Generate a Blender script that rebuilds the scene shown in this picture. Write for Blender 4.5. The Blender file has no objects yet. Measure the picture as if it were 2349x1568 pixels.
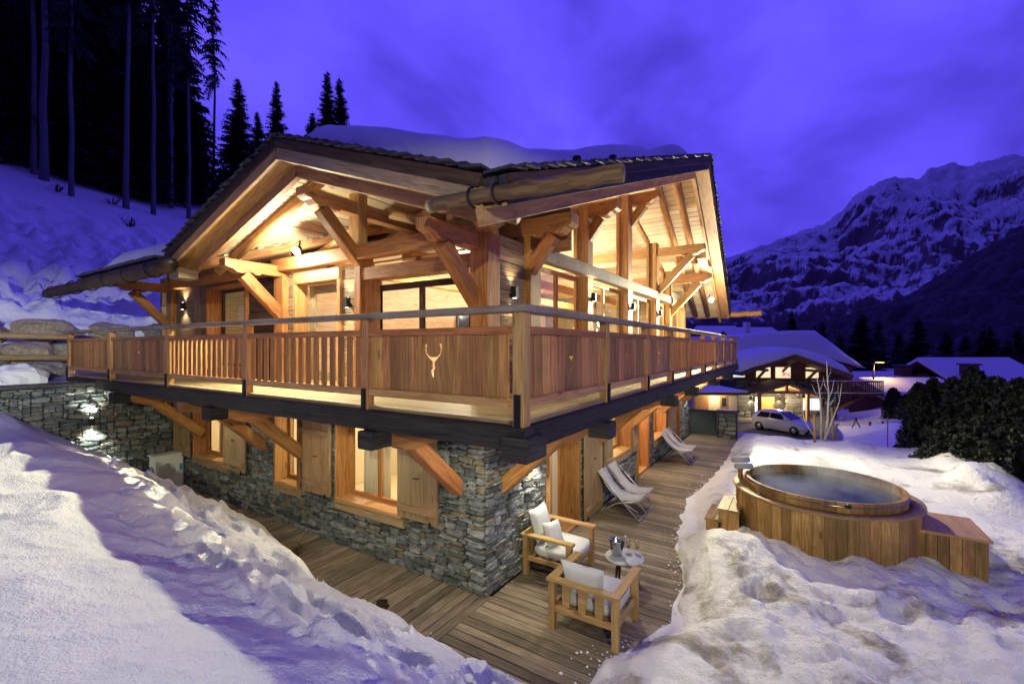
import bpy, math, random
import numpy as np
from mathutils import Vector, Matrix, geometry, noise as mnoise
random.seed(7)
sc = bpy.context.scene
col = sc.collection
R = math.radians

# ------------------------------------------------------------------ camera, sky, exposure
CAM = Vector((-3.516, -2.121, 3.44))          # eye 3.44 m above the terrace boards
FW = Vector((.844, .5364, 0)); RT = Vector((.5364, -.844, 0))
cd = bpy.data.cameras.new('camera'); co = bpy.data.objects.new('camera', cd); col.objects.link(co)
co.location = CAM; co.rotation_euler = (R(90), 0, -math.atan2(.844, .5364))
cd.sensor_width = 36; cd.lens = 36 * 1032 / 2348; cd.shift_y = 10 / 2348
cd.clip_start = .05; cd.clip_end = 30000
sc.camera = co
FOC = 1032.; 
def ray(px, py):
    a = (px - 1174) / FOC; b = -(py - 794) / FOC
    return FW + RT * a + Vector((0, 0, b))
def at(t, px, py): return CAM + ray(px, py) * t          # a point t metres deep along a sight line

world = bpy.data.worlds.new('World'); sc.world = world; world.use_nodes = True
def build_sky():
    nt = world.node_tree; nt.nodes.clear(); N = nt.nodes.new; L = nt.links.new
    out = N('ShaderNodeOutputWorld'); bg = N('ShaderNodeBackground'); tc = N('ShaderNodeTexCoord')
    # dusk: the physical sky with the sun just under the horizon, under a drifting violet cloud deck
    sky = N('ShaderNodeTexSky'); sky.sky_type = 'NISHITA'; sky.sun_disc = False
    sky.sun_elevation = R(-4); sky.sun_rotation = R(200)
    mp = N('ShaderNodeMapping'); mp.inputs['Rotation'].default_value = (.25, -.3, .75); mp.inputs['Scale'].default_value = (1.0, 3.2, 3.8)
    L(tc.outputs['Generated'], mp.inputs[0])
    n1 = N('ShaderNodeTexNoise'); n1.inputs['Scale'].default_value = 1.15; n1.inputs['Detail'].default_value = 4.5
    n1.inputs['Roughness'].default_value = .5; n1.inputs['Distortion'].default_value = .25
    L(mp.outputs[0], n1.inputs[0])
    cr = N('ShaderNodeValToRGB'); e = cr.color_ramp.elements
    e[0].position = .30; e[0].color = (.055, .034, .50, 1); e[1].position = .66; e[1].color = (.150, .105, 1.08, 1)
    m = e.new(.47); m.color = (.105, .072, .88, 1)
    L(n1.outputs['Fac'], cr.inputs[0])
    # twilight: the after-glow stands ahead over the valley, the sky fades towards the zenith and the east
    dp = N('ShaderNodeVectorMath'); dp.operation = 'DOT_PRODUCT'; dp.inputs[1].default_value = (.90, .25, .15); L(tc.outputs['Generated'], dp.inputs[0])
    gr = N('ShaderNodeMapRange'); gr.interpolation_type = 'SMOOTHSTEP'; gr.inputs['From Min'].default_value = -.45; gr.inputs['From Max'].default_value = .58; gr.inputs['To Min'].default_value = .13; gr.inputs['To Max'].default_value = 1.10
    L(dp.outputs['Value'], gr.inputs[0])
    gm = N('ShaderNodeVectorMath'); gm.operation = 'SCALE'; L(cr.outputs[0], gm.inputs[0]); L(gr.outputs[0], gm.inputs['Scale'])
    add = N('ShaderNodeMix'); add.data_type = 'RGBA'; add.blend_type = 'ADD'; add.inputs[0].default_value = .05
    L(gm.outputs[0], add.inputs[6]); L(sky.outputs[0], add.inputs[7])
    L(add.outputs[2], bg.inputs[0]); bg.inputs[1].default_value = .74
    L(bg.outputs[0], out.inputs[0])
build_sky()
sc.view_settings.view_transform = 'Standard'; sc.view_settings.look = 'None'
sc.view_settings.exposure = .4; sc.view_settings.gamma = 1
sc.render.engine = 'CYCLES'
cy = sc.cycles
cy.use_denoising = True
try: cy.denoiser = 'OPENIMAGEDENOISE'
except Exception: pass
cy.max_bounces = 7; cy.diffuse_bounces = 3; cy.glossy_bounces = 3; cy.transmission_bounces = 5
cy.transparent_max_bounces = 10; cy.sample_clamp_indirect = 4; cy.caustics_reflective = False; cy.caustics_refractive = False
cy.use_light_tree = True

# ------------------------------------------------------------------ helpers
def V(*a): return Vector(a)
INV = {}
class MB:
    """collects faces with grain UVs; build() links them as one mesh object"""
    def __init__(s): s.v = []; s.f = []; s.uv = []; s.rn = []; s.sm = []
    def add(s, verts, faces, uvs=None, rnd=None, smooth=False):
        b = len(s.v); s.v += [tuple(p) for p in verts]
        r = random.random() if rnd is None else rnd
        for i, f in enumerate(faces):
            s.f.append(tuple(b + k for k in f))
            if uvs: s.uv.append(uvs[i])
            else: s.uv.append([(verts[k][0] + verts[k][1] * .7, verts[k][2] + verts[k][1] * .3) for k in f])
            s.rn.append(r); s.sm.append(smooth)
        return s
    def extrude(s, prof, p, q, up=(0, 0, 1), rnd=None, smooth=False, prof2=None):
        """profile (list of (side, up)) swept straight from p to q; grain runs along"""
        p = Vector(p); q = Vector(q); L = q - p; ln = L.length; L = L / max(ln, 1e-9)
        U = Vector(up); S = L.cross(U)
        if S.length < 1e-5: S = L.cross(Vector((1, 0, 0)))
        S.normalize(); U = S.cross(L)
        n = len(prof); pr2 = prof2 or prof
        vs = [p + S * a + U * b for a, b in prof] + [q + S * a + U * b for a, b in pr2]
        o = random.random() * 37; fs = []; us = []; acc = 0
        for i in range(n):
            j = (i + 1) % n
            w = math.hypot(prof[j][0] - prof[i][0], prof[j][1] - prof[i][1])
            fs.append((i, j, n + j, n + i)); us.append([(o, acc), (o, acc + w), (o + ln, acc + w), (o + ln, acc)]); acc += w
        fs.append(tuple(range(n - 1, -1, -1))); us.append([(o + prof[k][0] * .2, prof[k][1]) for k in range(n - 1, -1, -1)])
        fs.append(tuple(range(n, 2 * n))); us.append([(o + prof[k][0] * .2, prof[k][1]) for k in range(n)])
        return s.add(vs, fs, us, rnd, smooth)
    def beam(s, p, q, w, h, up=(0, 0, 1), c=None, rnd=None):
        c = min(w, h) * .08 if c is None else c
        a, b = w / 2, h / 2
        if c <= 0: prof = [(-a, -b), (a, -b), (a, b), (-a, b)]
        else: prof = [(-a + c, -b), (a - c, -b), (a, -b + c), (a, b - c), (a - c, b), (-a + c, b), (-a, b - c), (-a, -b + c)]
        return s.extrude(prof, p, q, up, rnd)
    def box(s, x0, x1, y0, y1, z0, z1, axis=0, c=None, rnd=None):
        if x0 > x1: x0, x1 = x1, x0
        if y0 > y1: y0, y1 = y1, y0
        if z0 > z1: z0, z1 = z1, z0
        xm, ym, zm = (x0 + x1) / 2, (y0 + y1) / 2, (z0 + z1) / 2
        if axis == 0: return s.beam((x0, ym, zm), (x1, ym, zm), y1 - y0, z1 - z0, (0, 0, 1), c, rnd)
        if axis == 1: return s.beam((xm, y0, zm), (xm, y1, zm), x1 - x0, z1 - z0, (0, 0, 1), c, rnd)
        return s.beam((xm, ym, z0), (xm, ym, z1), y1 - y0, x1 - x0, (1, 0, 0), c, rnd)
    def prism(s, poly, o, ux, uy, d, rnd=None):
        """2D outline (may be concave) in plane o+a*ux+b*uy, thickened by vector d; grain along ux"""
        o = Vector(o); ux = Vector(ux); uy = Vector(uy); d = Vector(d); n = len(poly)
        vs = [o + ux * a + uy * b for a, b in poly]; vs += [p + d for p in vs]
        tri = geometry.tessellate_polygon([[Vector((a, b, 0)) for a, b in poly]])
        g = random.random() * 31; fs = []; us = []; dl = d.length
        for t in tri:
            fs.append(tuple(t)); us.append([(g + poly[k][0], poly[k][1]) for k in t])
            t2 = tuple(reversed(t)); fs.append(tuple(n + k for k in t2)); us.append([(g + poly[k][0], poly[k][1]) for k in t2])
        acc = 0
        for i in range(n):
            j = (i + 1) % n; w = math.hypot(poly[j][0] - poly[i][0], poly[j][1] - poly[i][1])
            fs.append((j, i, n + i, n + j)); us.append([(g + acc + w, 0), (g + acc, 0), (g + acc, dl), (g + acc + w, dl)]); acc += w
        return s.add(vs, fs, us, rnd)
    def holed(s, outer, hole, o, ux, uy, d, rnd=None):
        """board with a real cut-out"""
        o = Vector(o); ux = Vector(ux); uy = Vector(uy); d = Vector(d)
        pts = outer + hole; n = len(pts)
        vs = [o + ux * a + uy * b for a, b in pts]; vs += [p + d for p in vs]
        tri = geometry.tessellate_polygon([[Vector((a, b, 0)) for a, b in outer], [Vector((a, b, 0)) for a, b in hole]])
        g = random.random() * 31; fs = []; us = []
        for t in tri:
            fs.append(tuple(t)); us.append([(g + pts[k][1], pts[k][0]) for k in t])
            t2 = tuple(reversed(t)); fs.append(tuple(n + k for k in t2)); us.append([(g + pts[k][1], pts[k][0]) for k in t2])
        for lo, m in ((0, len(outer)), (len(outer), len(hole))):
            for i in range(m):
                a, b = lo + i, lo + (i + 1) % m
                fs.append((b, a, n + a, n + b)); us.append([(g, 0), (g + .1, 0), (g + .1, .03), (g, .03)])
        return s.add(vs, fs, us, rnd)
    def tube(s, pts, rad, n=8, rnd=None, cap=True, smooth=True):
        pts = [Vector(p) for p in pts]; m = len(pts)
        rads = rad if isinstance(rad, (list, tuple)) else [rad] * m
        vs = []; pu = None; acc = 0; ul = []
        for i, p in enumerate(pts):
            T = (pts[min(i + 1, m - 1)] - pts[max(i - 1, 0)]).normalized()
            if pu is None:
                pu = Vector((0, 0, 1)) if abs(T.z) < .9 else Vector((1, 0, 0))
            S = T.cross(pu).normalized(); pu = S.cross(T)
            if i: acc += (pts[i] - pts[i - 1]).length
            ul.append(acc)
            for k in range(n):
                a = 2 * math.pi * k / n
                vs.append(p + (S * math.cos(a) + pu * math.sin(a)) * rads[i])
        fs = []; us = []; o = random.random() * 41
        for i in range(m - 1):
            for k in range(n):
                k2 = (k + 1) % n
                fs.append((i * n + k, i * n + k2, (i + 1) * n + k2, (i + 1) * n + k))
                w = 6.28 * rads[i] / n
                us.append([(o + ul[i], k * w), (o + ul[i], (k + 1) * w), (o + ul[i + 1], (k + 1) * w), (o + ul[i + 1], k * w)])
        if cap:
            fs.append(tuple(range(n - 1, -1, -1))); us.append([(o, .01 * k) for k in range(n)])
            fs.append(tuple((m - 1) * n + k for k in range(n))); us.append([(o, .01 * k) for k in range(n)])
        return s.add(vs, fs, us, rnd, smooth)
    def lathe(s, prof, c, n=24, rnd=None, smooth=True, mat=None):
        c = Vector(c); vs = []; m = len(prof)
        for r, z in prof:
            for k in range(n):
                a = 2 * math.pi * k / n; p = Vector((r * math.cos(a), r * math.sin(a), z))
                vs.append(c + (mat @ p if mat else p))
        fs = [(i * n + k, i * n + (k + 1) % n, (i + 1) * n + (k + 1) % n, (i + 1) * n + k) for i in range(m - 1) for k in range(n)]
        return s.add(vs, fs, None, rnd, smooth)
    def build(s, name, mat, parent=None, local=False, kind=None):
        me = bpy.data.meshes.new(name); me.from_pydata(s.v, [], s.f)
        uv = me.uv_layers.new(name='UVMap'); rn = me.uv_layers.new(name='Rnd')
        uv.data.foreach_set('uv', [x for f in s.uv for p in f for x in p])
        rn.data.foreach_set('uv', [x for f, r in zip(s.f, s.rn) for _ in f for x in (r, r)])
        me.polygons.foreach_set('use_smooth', s.sm)
        if mat: me.materials.append(mat)
        me.update()
        return link(name, me, parent, local, kind)
def link(name, me, parent=None, local=False, kind=None):
    o = bpy.data.objects.new(name, me); col.objects.link(o)
    if parent is not None:
        o.parent = parent
        if not local and parent in INV: o.matrix_parent_inverse = INV[parent]
    if kind: o['kind'] = kind
    return o
def tag(o, label, cat, group=None, kind=None):
    o['label'] = label; o['category'] = cat
    if group: o['group'] = group
    if kind: o['kind'] = kind
    return o
def root(name, loc, label, cat, group=None, rz=0):
    o = bpy.data.objects.new(name, None); col.objects.link(o); o.empty_display_size = .2
    o.location = loc; o.rotation_euler = (0, 0, rz)
    INV[o] = (Matrix.Translation(Vector(loc)) @ Matrix.Rotation(rz, 4, 'Z')).inverted()
    return tag(o, label, cat, group)
def copy_tree(o, parent=None):
    c = o.copy(); col.objects.link(c)
    if parent is not None: c.parent = parent
    for ch in o.children: copy_tree(ch, c)
    return c
def B(name, mat, parent, *a, local=False, **k):      # one box = one object
    return MB().box(*a, **k).build(name, mat, parent, local)
def BM(name, mat, parent, p, q, w, h, up=(0, 0, 1), local=False, c=None):
    return MB().beam(p, q, w, h, up, c).build(name, mat, parent, local)

# ------------------------------------------------------------------ materials
def nodes(name):
    m = bpy.data.materials.new(name); m.use_nodes = True; nt = m.node_tree; nt.nodes.clear()
    return m, nt, nt.nodes.new, nt.links.new
def plain(name, c, rough=.6, metal=0, emit=0, ec=None, spec=.5, bump=0, bscale=60, var=0):
    m, nt, N, L = nodes(name); o = N('ShaderNodeOutputMaterial'); b = N('ShaderNodeBsdfPrincipled'); L(b.outputs[0], o.inputs[0])
    b.inputs['Base Color'].default_value = (*c, 1); b.inputs['Roughness'].default_value = rough; b.inputs['Metallic'].default_value = metal
    b.inputs['Specular IOR Level'].default_value = spec
    if emit: b.inputs['Emission Color'].default_value = (*(ec or c), 1); b.inputs['Emission Strength'].default_value = emit
    if bump or var:
        tc = N('ShaderNodeTexCoord'); n = N('ShaderNodeTexNoise'); n.inputs['Scale'].default_value = bscale; n.inputs['Detail'].default_value = 4
        L(tc.outputs['Object'], n.inputs[0])
        if bump:
            bp = N('ShaderNodeBump'); bp.inputs['Strength'].default_value = bump; bp.inputs['Distance'].default_value = .02
            L(n.outputs['Fac'], bp.inputs['Height']); L(bp.outputs[0], b.inputs['Normal'])
        if var:
            n2 = N('ShaderNodeTexNoise'); n2.inputs['Scale'].default_value = bscale * .12; n2.inputs['Detail'].default_value = 5; L(tc.outputs['Object'], n2.inputs[0])
            mx = N('ShaderNodeMix'); mx.data_type = 'RGBA'; mx.inputs[6].default_value = (*[x * (1 - var) for x in c], 1); mx.inputs[7].default_value = (*[min(1, x * (1 + var)) for x in c], 1)
            L(n2.outputs['Fac'], mx.inputs[0]); L(mx.outputs[2], b.inputs['Base Color'])
    return m
def rnd_node(nt, N, L):
    u = N('ShaderNodeUVMap'); u.uv_map = 'Rnd'; s = N('ShaderNodeSeparateXYZ'); L(u.outputs[0], s.inputs[0])
    oi = N('ShaderNodeObjectInfo'); a = N('ShaderNodeMath'); a.operation = 'ADD'; L(s.outputs[0], a.inputs[0]); L(oi.outputs['Random'], a.inputs[1])
    f = N('ShaderNodeMath'); f.operation = 'FRACT'; L(a.outputs[0], f.inputs[0]); return f.outputs[0]
def wood(name, c1, c2, var=.3, rough=.62, grain=16, bump=.25, stretch=.9, worn=None, wornamt=.5):
    """c1 early wood, c2 late wood; per-piece brightness; optional grey weathering"""
    m, nt, N, L = nodes(name); o = N('ShaderNodeOutputMaterial'); b = N('ShaderNodeBsdfPrincipled'); L(b.outputs[0], o.inputs[0])
    uv = N('ShaderNodeUVMap'); uv.uv_map = 'UVMap'; r = rnd_node(nt, N, L)
    sp = N('ShaderNodeSeparateXYZ'); L(uv.outputs[0], sp.inputs[0])
    mu = N('ShaderNodeMath'); mu.operation = 'MULTIPLY'; mu.inputs[1].default_value = stretch; L(sp.outputs[0], mu.inputs[0])
    mv = N('ShaderNodeMath'); mv.operation = 'MULTIPLY'; mv.inputs[1].default_value = grain; L(sp.outputs[1], mv.inputs[0])
    mr = N('ShaderNodeMath'); mr.operation = 'MULTIPLY'; mr.inputs[1].default_value = 53; L(r, mr.inputs[0])
    cb = N('ShaderNodeCombineXYZ'); L(mu.outputs[0], cb.inputs[0]); L(mv.outputs[0], cb.inputs[1]); L(mr.outputs[0], cb.inputs[2])
    n1 = N('ShaderNodeTexNoise'); n1.inputs['Scale'].default_value = 1.6; n1.inputs['Detail'].default_value = 5; n1.inputs['Roughness'].default_value = .6; n1.inputs['Distortion'].default_value = 1.6
    L(cb.outputs[0], n1.inputs[0])
    r1 = N('ShaderNodeValToRGB'); r1.color_ramp.elements[0].position = .36; r1.color_ramp.elements[1].position = .62
    r1.color_ramp.elements[0].color = (*c2, 1); r1.color_ramp.elements[1].color = (*c1, 1); L(n1.outputs['Fac'], r1.inputs[0])
    # knots
    kc = N('ShaderNodeVectorMath'); kc.operation = 'MULTIPLY'; kc.inputs[1].default_value = (1.3, .32, 1.0); L(cb.outputs[0], kc.inputs[0])
    vo = N('ShaderNodeTexVoronoi'); vo.inputs['Scale'].default_value = 1.15; L(kc.outputs[0], vo.inputs[0])
    kr = N('ShaderNodeValToRGB'); kr.color_ramp.elements[0].position = .035; kr.color_ramp.elements[1].position = .12
    kr.color_ramp.elements[0].color = (.28, .22, .2, 1); kr.color_ramp.elements[1].color = (1, 1, 1, 1); L(vo.outputs['Distance'], kr.inputs[0])
    mk = N('ShaderNodeMix'); mk.data_type = 'RGBA'; mk.blend_type = 'MULTIPLY'; mk.inputs[0].default_value = .8; L(r1.outputs[0], mk.inputs[6]); L(kr.outputs[0], mk.inputs[7])
    # per piece value / warmth
    vr = N('ShaderNodeMapRange'); vr.inputs['To Min'].default_value = 1 - var; vr.inputs['To Max'].default_value = 1 + var; L(r, vr.inputs[0])
    hs = N('ShaderNodeHueSaturation'); L(mk.outputs[2], hs.inputs['Color']); L(vr.outputs[0], hs.inputs['Value'])
    h2 = N('ShaderNodeMapRange'); h2.inputs['To Min'].default_value = .488; h2.inputs['To Max'].default_value = .512
    rr = N('ShaderNodeMath'); rr.operation = 'FRACT'; L(mr.outputs[0], rr.inputs[0]); L(rr.outputs[0], h2.inputs[0]); L(h2.outputs[0], hs.inputs['Hue'])
    src = hs.outputs[0]
    if worn:
        tc = N('ShaderNodeTexCoord'); n2 = N('ShaderNodeTexNoise'); n2.inputs['Scale'].default_value = 1.1; n2.inputs['Detail'].default_value = 6; n2.inputs['Roughness'].default_value = .65
        L(tc.outputs['Object'], n2.inputs[0])
        wr = N('ShaderNodeMapRange'); wr.inputs['From Min'].default_value = .42; wr.inputs['From Max'].default_value = .66; wr.inputs['To Max'].default_value = wornamt; L(n2.outputs['Fac'], wr.inputs[0])
        mw = N('ShaderNodeMix'); mw.data_type = 'RGBA'; mw.inputs[7].default_value = (*worn, 1); L(wr.outputs[0], mw.inputs[0]); L(src, mw.inputs[6]); src = mw.outputs[2]
    L(src, b.inputs['Base Color']); b.inputs['Roughness'].default_value = rough; b.inputs['Specular IOR Level'].default_value = .3
    bp = N('ShaderNodeBump'); bp.inputs['Strength'].default_value = bump; bp.inputs['Distance'].default_value = .012; L(n1.outputs['Fac'], bp.inputs['Height']); L(bp.outputs[0], b.inputs['Normal'])
    return m
def stonemat(name, cols, rough=.75):
    m, nt, N, L = nodes(name); o = N('ShaderNodeOutputMaterial'); b = N('ShaderNodeBsdfPrincipled'); L(b.outputs[0], o.inputs[0])
    r = rnd_node(nt, N, L); cr = N('ShaderNodeValToRGB'); cr.color_ramp.interpolation = 'CONSTANT'
    el = cr.color_ramp.elements
    while len(el) < len(cols): el.new(.5)
    for i, c in enumerate(cols): el[i].position = i / len(cols); el[i].color = (*c, 1)
    L(r, cr.inputs[0])
    g = N('ShaderNodeNewGeometry'); n = N('ShaderNodeTexNoise'); n.inputs['Scale'].default_value = 14; n.inputs['Detail'].default_value = 7; n.inputs['Roughness'].default_value = .68
    L(g.outputs['Position'], n.inputs[0])
    vr = N('ShaderNodeMapRange'); vr.inputs['From Min'].default_value = .3; vr.inputs['From Max'].default_value = .72; vr.inputs['To Min'].default_value = .5; vr.inputs['To Max'].default_value = 1.55; L(n.outputs['Fac'], vr.inputs[0])
    hs = N('ShaderNodeHueSaturation'); L(cr.outputs[0], hs.inputs['Color']); L(vr.outputs[0], hs.inputs['Value']); L(hs.outputs[0], b.inputs['Base Color'])
    b.inputs['Roughness'].default_value = rough
    n2 = N('ShaderNodeTexNoise'); n2.inputs['Scale'].default_value = 34; n2.inputs['Detail'].default_value = 6; L(g.outputs['Position'], n2.inputs[0])
    bp = N('ShaderNodeBump'); bp.inputs['Strength'].default_value = .7; bp.inputs['Distance'].default_value = .02; L(n2.outputs['Fac'], bp.inputs['Height']); L(bp.outputs[0], b.inputs['Normal'])
    return m
def snowmat(name, c=(.84, .86, .88), dirt=0., dcol=(.17, .15, .10), dscale=.55, dlo=.56, dhi=.7, b1=.5, stretch=None):
    m, nt, N, L = nodes(name); o = N('ShaderNodeOutputMaterial'); b = N('ShaderNodeBsdfPrincipled'); L(b.outputs[0], o.inputs[0])
    g = N('ShaderNodeNewGeometry'); pos = g.outputs['Position']
    if stretch:
        mp = N('ShaderNodeMapping'); mp.inputs['Scale'].default_value = stretch; L(pos, mp.inputs[0]); pos = mp.outputs[0]
    b.inputs['Roughness'].default_value = .55; b.inputs['Specular IOR Level'].default_value = .25
    na = N('ShaderNodeTexNoise'); na.inputs['Scale'].default_value = 9; na.inputs['Detail'].default_value = 6; na.inputs['Roughness'].default_value = .6; L(pos, na.inputs[0])
    nb = N('ShaderNodeTexNoise'); nb.inputs['Scale'].default_value = 60; nb.inputs['Detail'].default_value = 3; L(pos, nb.inputs[0])
    ad = N('ShaderNodeMath'); ad.operation = 'MULTIPLY_ADD'; ad.inputs[1].default_value = .34; L(nb.outputs['Fac'], ad.inputs[0]); L(na.outputs['Fac'], ad.inputs[2])
    bp = N('ShaderNodeBump'); bp.inputs['Strength'].default_value = b1; bp.inputs['Distance'].default_value = .05; L(ad.outputs[0], bp.inputs['Height']); L(bp.outputs[0], b.inputs['Normal'])
    if dirt:
        nd = N('ShaderNodeTexNoise'); nd.inputs['Scale'].default_value = dscale; nd.inputs['Detail'].default_value = 9; nd.inputs['Roughness'].default_value = .66; nd.inputs['Distortion'].default_value = .5; L(pos, nd.inputs[0])
        mr = N('ShaderNodeMapRange'); mr.inputs['From Min'].default_value = dlo; mr.inputs['From Max'].default_value = dhi; mr.inputs['To Max'].default_value = dirt; L(nd.outputs['Fac'], mr.inputs[0])
        mx = N('ShaderNodeMix'); mx.data_type = 'RGBA'; mx.inputs[6].default_value = (*c, 1); mx.inputs[7].default_value = (*dcol, 1); L(mr.outputs[0], mx.inputs[0]); L(mx.outputs[2], b.inputs['Base Color'])
    else: b.inputs['Base Color'].default_value = (*c, 1)
    return m
def glassmat(name, tint=(1, 1, 1), refl=.10):
    m, nt, N, L = nodes(name); o = N('ShaderNodeOutputMaterial'); t = N('ShaderNodeBsdfTransparent'); t.inputs[0].default_value = (*tint, 1)
    g = N('ShaderNodeBsdfGlossy'); g.inputs['Roughness'].default_value = .02; mx = N('ShaderNodeMixShader')
    lw = N('ShaderNodeLayerWeight'); lw.inputs[0].default_value = .5
    pw = N('ShaderNodeMath'); pw.operation = 'POWER'; pw.inputs[1].default_value = 4; L(lw.outputs['Facing'], pw.inputs[0])
    ma = N('ShaderNodeMath'); ma.operation = 'MULTIPLY_ADD'; ma.inputs[1].default_value = .5; ma.inputs[2].default_value = .03; L(pw.outputs[0], ma.inputs[0])
    L(ma.outputs[0], mx.inputs[0]); L(t.outputs[0], mx.inputs[1]); L(g.outputs[0], mx.inputs[2]); L(mx.outputs[0], o.inputs[0]); return m
M = {}
M['larch'] = wood('larch', (.52, .245, .085), (.29, .115, .036), .25, .55, 13, worn=(.24, .12, .05), wornamt=.45)
M['larch_pale'] = wood('larch_pale', (.56, .33, .14), (.36, .18, .065), .18, .55, 11)
M['larch_red'] = wood('larch_red', (.55, .29, .10), (.28, .125, .04), .42, .58, 14, worn=(.22, .12, .05), wornamt=.4)
M['larch_grey'] = wood('larch_grey', (.35, .28, .20), (.20, .15, .10), .2, .7, 15, worn=(.33, .32, .30), wornamt=.8)
M['soffit'] = wood('soffit', (.68, .57, .40), (.56, .43, .27), .14, .6, 9)
M['soffit_gold'] = wood('soffit_gold', (.47, .27, .12), (.27, .135, .055), .16, .6, 7)
M['oldwood'] = wood('old_wood', (.40, .30, .18), (.16, .105, .06), .32, .75, 22, .6, worn=(.27, .25, .21), wornamt=.5)
M['shutter'] = wood('shutter_wood', (.46, .31, .15), (.26, .155, .07), .2, .72, 18, .5, worn=(.30, .26, .19), wornamt=.5)
M['blackwood'] = wood('blackened_wood', (.050, .045, .040), (.018, .016, .015), .3, .7, 12, .6)
M['deckwood'] = wood('deck_wood', (.36, .27, .165), (.23, .165, .095), .2, .6, 10)
M['terrace'] = wood('terrace_wood', (.33, .265, .185), (.165, .125, .085), .36, .62, 17, .4, worn=(.05, .042, .035), wornamt=.45)
M['darkbrown'] = wood('dark_brown_wood', (.085, .05, .03), (.035, .02, .013), .3, .7, 12)
M['teak'] = wood('teak', (.46, .30, .13), (.33, .19, .075), .12, .5, 14)
M['cedar'] = wood('cedar', (.52, .32, .115), (.30, .16, .05), .4, .5, 11, worn=(.13, .07, .03), wornamt=.6)
M['interior'] = wood('interior_wood', (.66, .52, .34), (.50, .36, .21), .2, .6, 10)
M['nwood'] = wood('neighbour_wood', (.24, .13, .06), (.11, .055, .025), .3, .65, 12)
M['nwoodlit'] = wood('neighbour_wood_lit', (.5, .29, .12), (.32, .17, .06), .2, .6, 12)  # paler copy of the neighbour wood, lamplight put into its colour
M['stone'] = stonemat('stone', [(.175, .195, .20), (.25, .27, .275), (.105, .122, .125), (.20, .20, .175), (.145, .17, .172), (.29, .305, .305), (.20, .175, .13), (.085, .10, .105), (.185, .205, .215)])
M['mortar'] = plain('mortar', (.035, .034, .03), .95, bump=.6, bscale=30)
M['boulder'] = stonemat('boulder', [(.30, .24, .15), (.26, .25, .21), (.34, .28, .2), (.2, .19, .16)])
M['logbrown'] = wood('log_brown', (.26, .165, .08), (.12, .07, .035), .2, .75, 9, .7)
M['slate'] = stonemat('slate', [(.045, .045, .05), (.06, .058, .06), (.035, .034, .036)], .55)
M['snow'] = snowmat('snow', (.88, .89, .90))
M['snow_bank'] = snowmat('snow_bank', (.82, .83, .84), b1=.9)
M['snow_dirty'] = snowmat('snow_with_soil', (.84, .83, .80), .75, (.22, .18, .11), .9, .535, .63, 1.0)
M['snow_far'] = snowmat('snow_far', (.84, .86, .88), .5, (.06, .05, .05), .09, .60, .70, .35)
M['snow_hill'] = snowmat('snow_hill', (.88, .89, .90), .9, (.03, .028, .03), .30, .63, .67, .9)
M['glass'] = glassmat('glass')
M['iron'] = plain('iron', (.02, .02, .022), .45, .6)
M['black'] = plain('black_lamp_metal', (.025, .025, .028), .4, .3)
M['zinc'] = plain('zinc', (.10, .11, .12), .4, .8)
M['steel'] = plain('steel', (.6, .6, .62), .22, 1)
M['alu'] = plain('aluminium', (.62, .63, .66), .35, .7)
M['white'] = plain('white_paint', (.78, .79, .76), .45)
M['fabric'] = plain('pale_fabric', (.58, .60, .60), .9, bump=.25, bscale=220, spec=.1)
M['sling'] = plain('sling_fabric', (.50, .50, .53), .85, bump=.2, bscale=300, spec=.1)
M['towel'] = plain('towel', (.62, .64, .68), .95, bump=.4, bscale=260, spec=.05)
M['curtain'] = plain('curtain', (.72, .62, .42), .9)
M['linen'] = plain('linen', (.80, .80, .80), .9)
M['plaster'] = plain('plaster', (.68, .58, .42), .9)
M['teal'] = plain('teal_render', (.06, .085, .10), .7, bump=.2, bscale=30)
M['tabletop'] = plain('grey_stone_top', (.42, .44, .46), .5, var=.1, bscale=30)
M['lampglow'] = plain('lamp_glass', (1, .9, .75), .4, emit=60, ec=(1, .86, .62))
M['bulb'] = plain('bulb', (1, .95, .9), .4, emit=14, ec=(1, .92, .8))
M['sodium'] = plain('sodium_lamp', (1, .7, .3), .4, emit=8, ec=(1, .45, .07))
def flame(name, c, s): return plain(name, c, .5, emit=s, ec=c)
# ------------------------------------------------------------------ terrain
def _h(ix, iy, s):
    n = (ix * 374761393 + iy * 668265263 + s * 144269) & 0xffffffff
    n = ((n ^ (n >> 13)) * 1274126177) & 0xffffffff
    return ((n ^ (n >> 16)) & 0xffff) / 65535.0
def vn(X, Y, f, s=0):
    X = X * f; Y = Y * f; ix = np.floor(X).astype(np.int64); iy = np.floor(Y).astype(np.int64); fx = X - ix; fy = Y - iy
    fx = fx * fx * fx * (fx * (fx * 6 - 15) + 10); fy = fy * fy * fy * (fy * (fy * 6 - 15) + 10)
    a = _h(ix, iy, s); b = _h(ix + 1, iy, s); c = _h(ix, iy + 1, s); d = _h(ix + 1, iy + 1, s)
    return (a + (b - a) * fx) * (1 - fy) + (c + (d - c) * fx) * fy - .5
def fbm(X, Y, f, o=4, s=0, g=.5):
    r = 0; a = 1
    for i in range(o):
        ca, sa = math.cos(.65 * i + .3), math.sin(.65 * i + .3)
        r = r + a * vn(X * ca - Y * sa + 13.7 * i, X * sa + Y * ca - 7.1 * i, f, s + i); f *= 2.03; a *= g
    return r
def ss(a, b, x):
    t = np.clip((x - a) / (b - a), 0, 1); return t * t * (3 - 2 * t)
def smin(a, b, k):
    h = np.clip(.5 + .5 * (b - a) / k, 0, 1); return b * (1 - h) + a * h - k * h * (1 - h)
def smax(a, b, k): return -smin(-a, -b, k)
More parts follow.
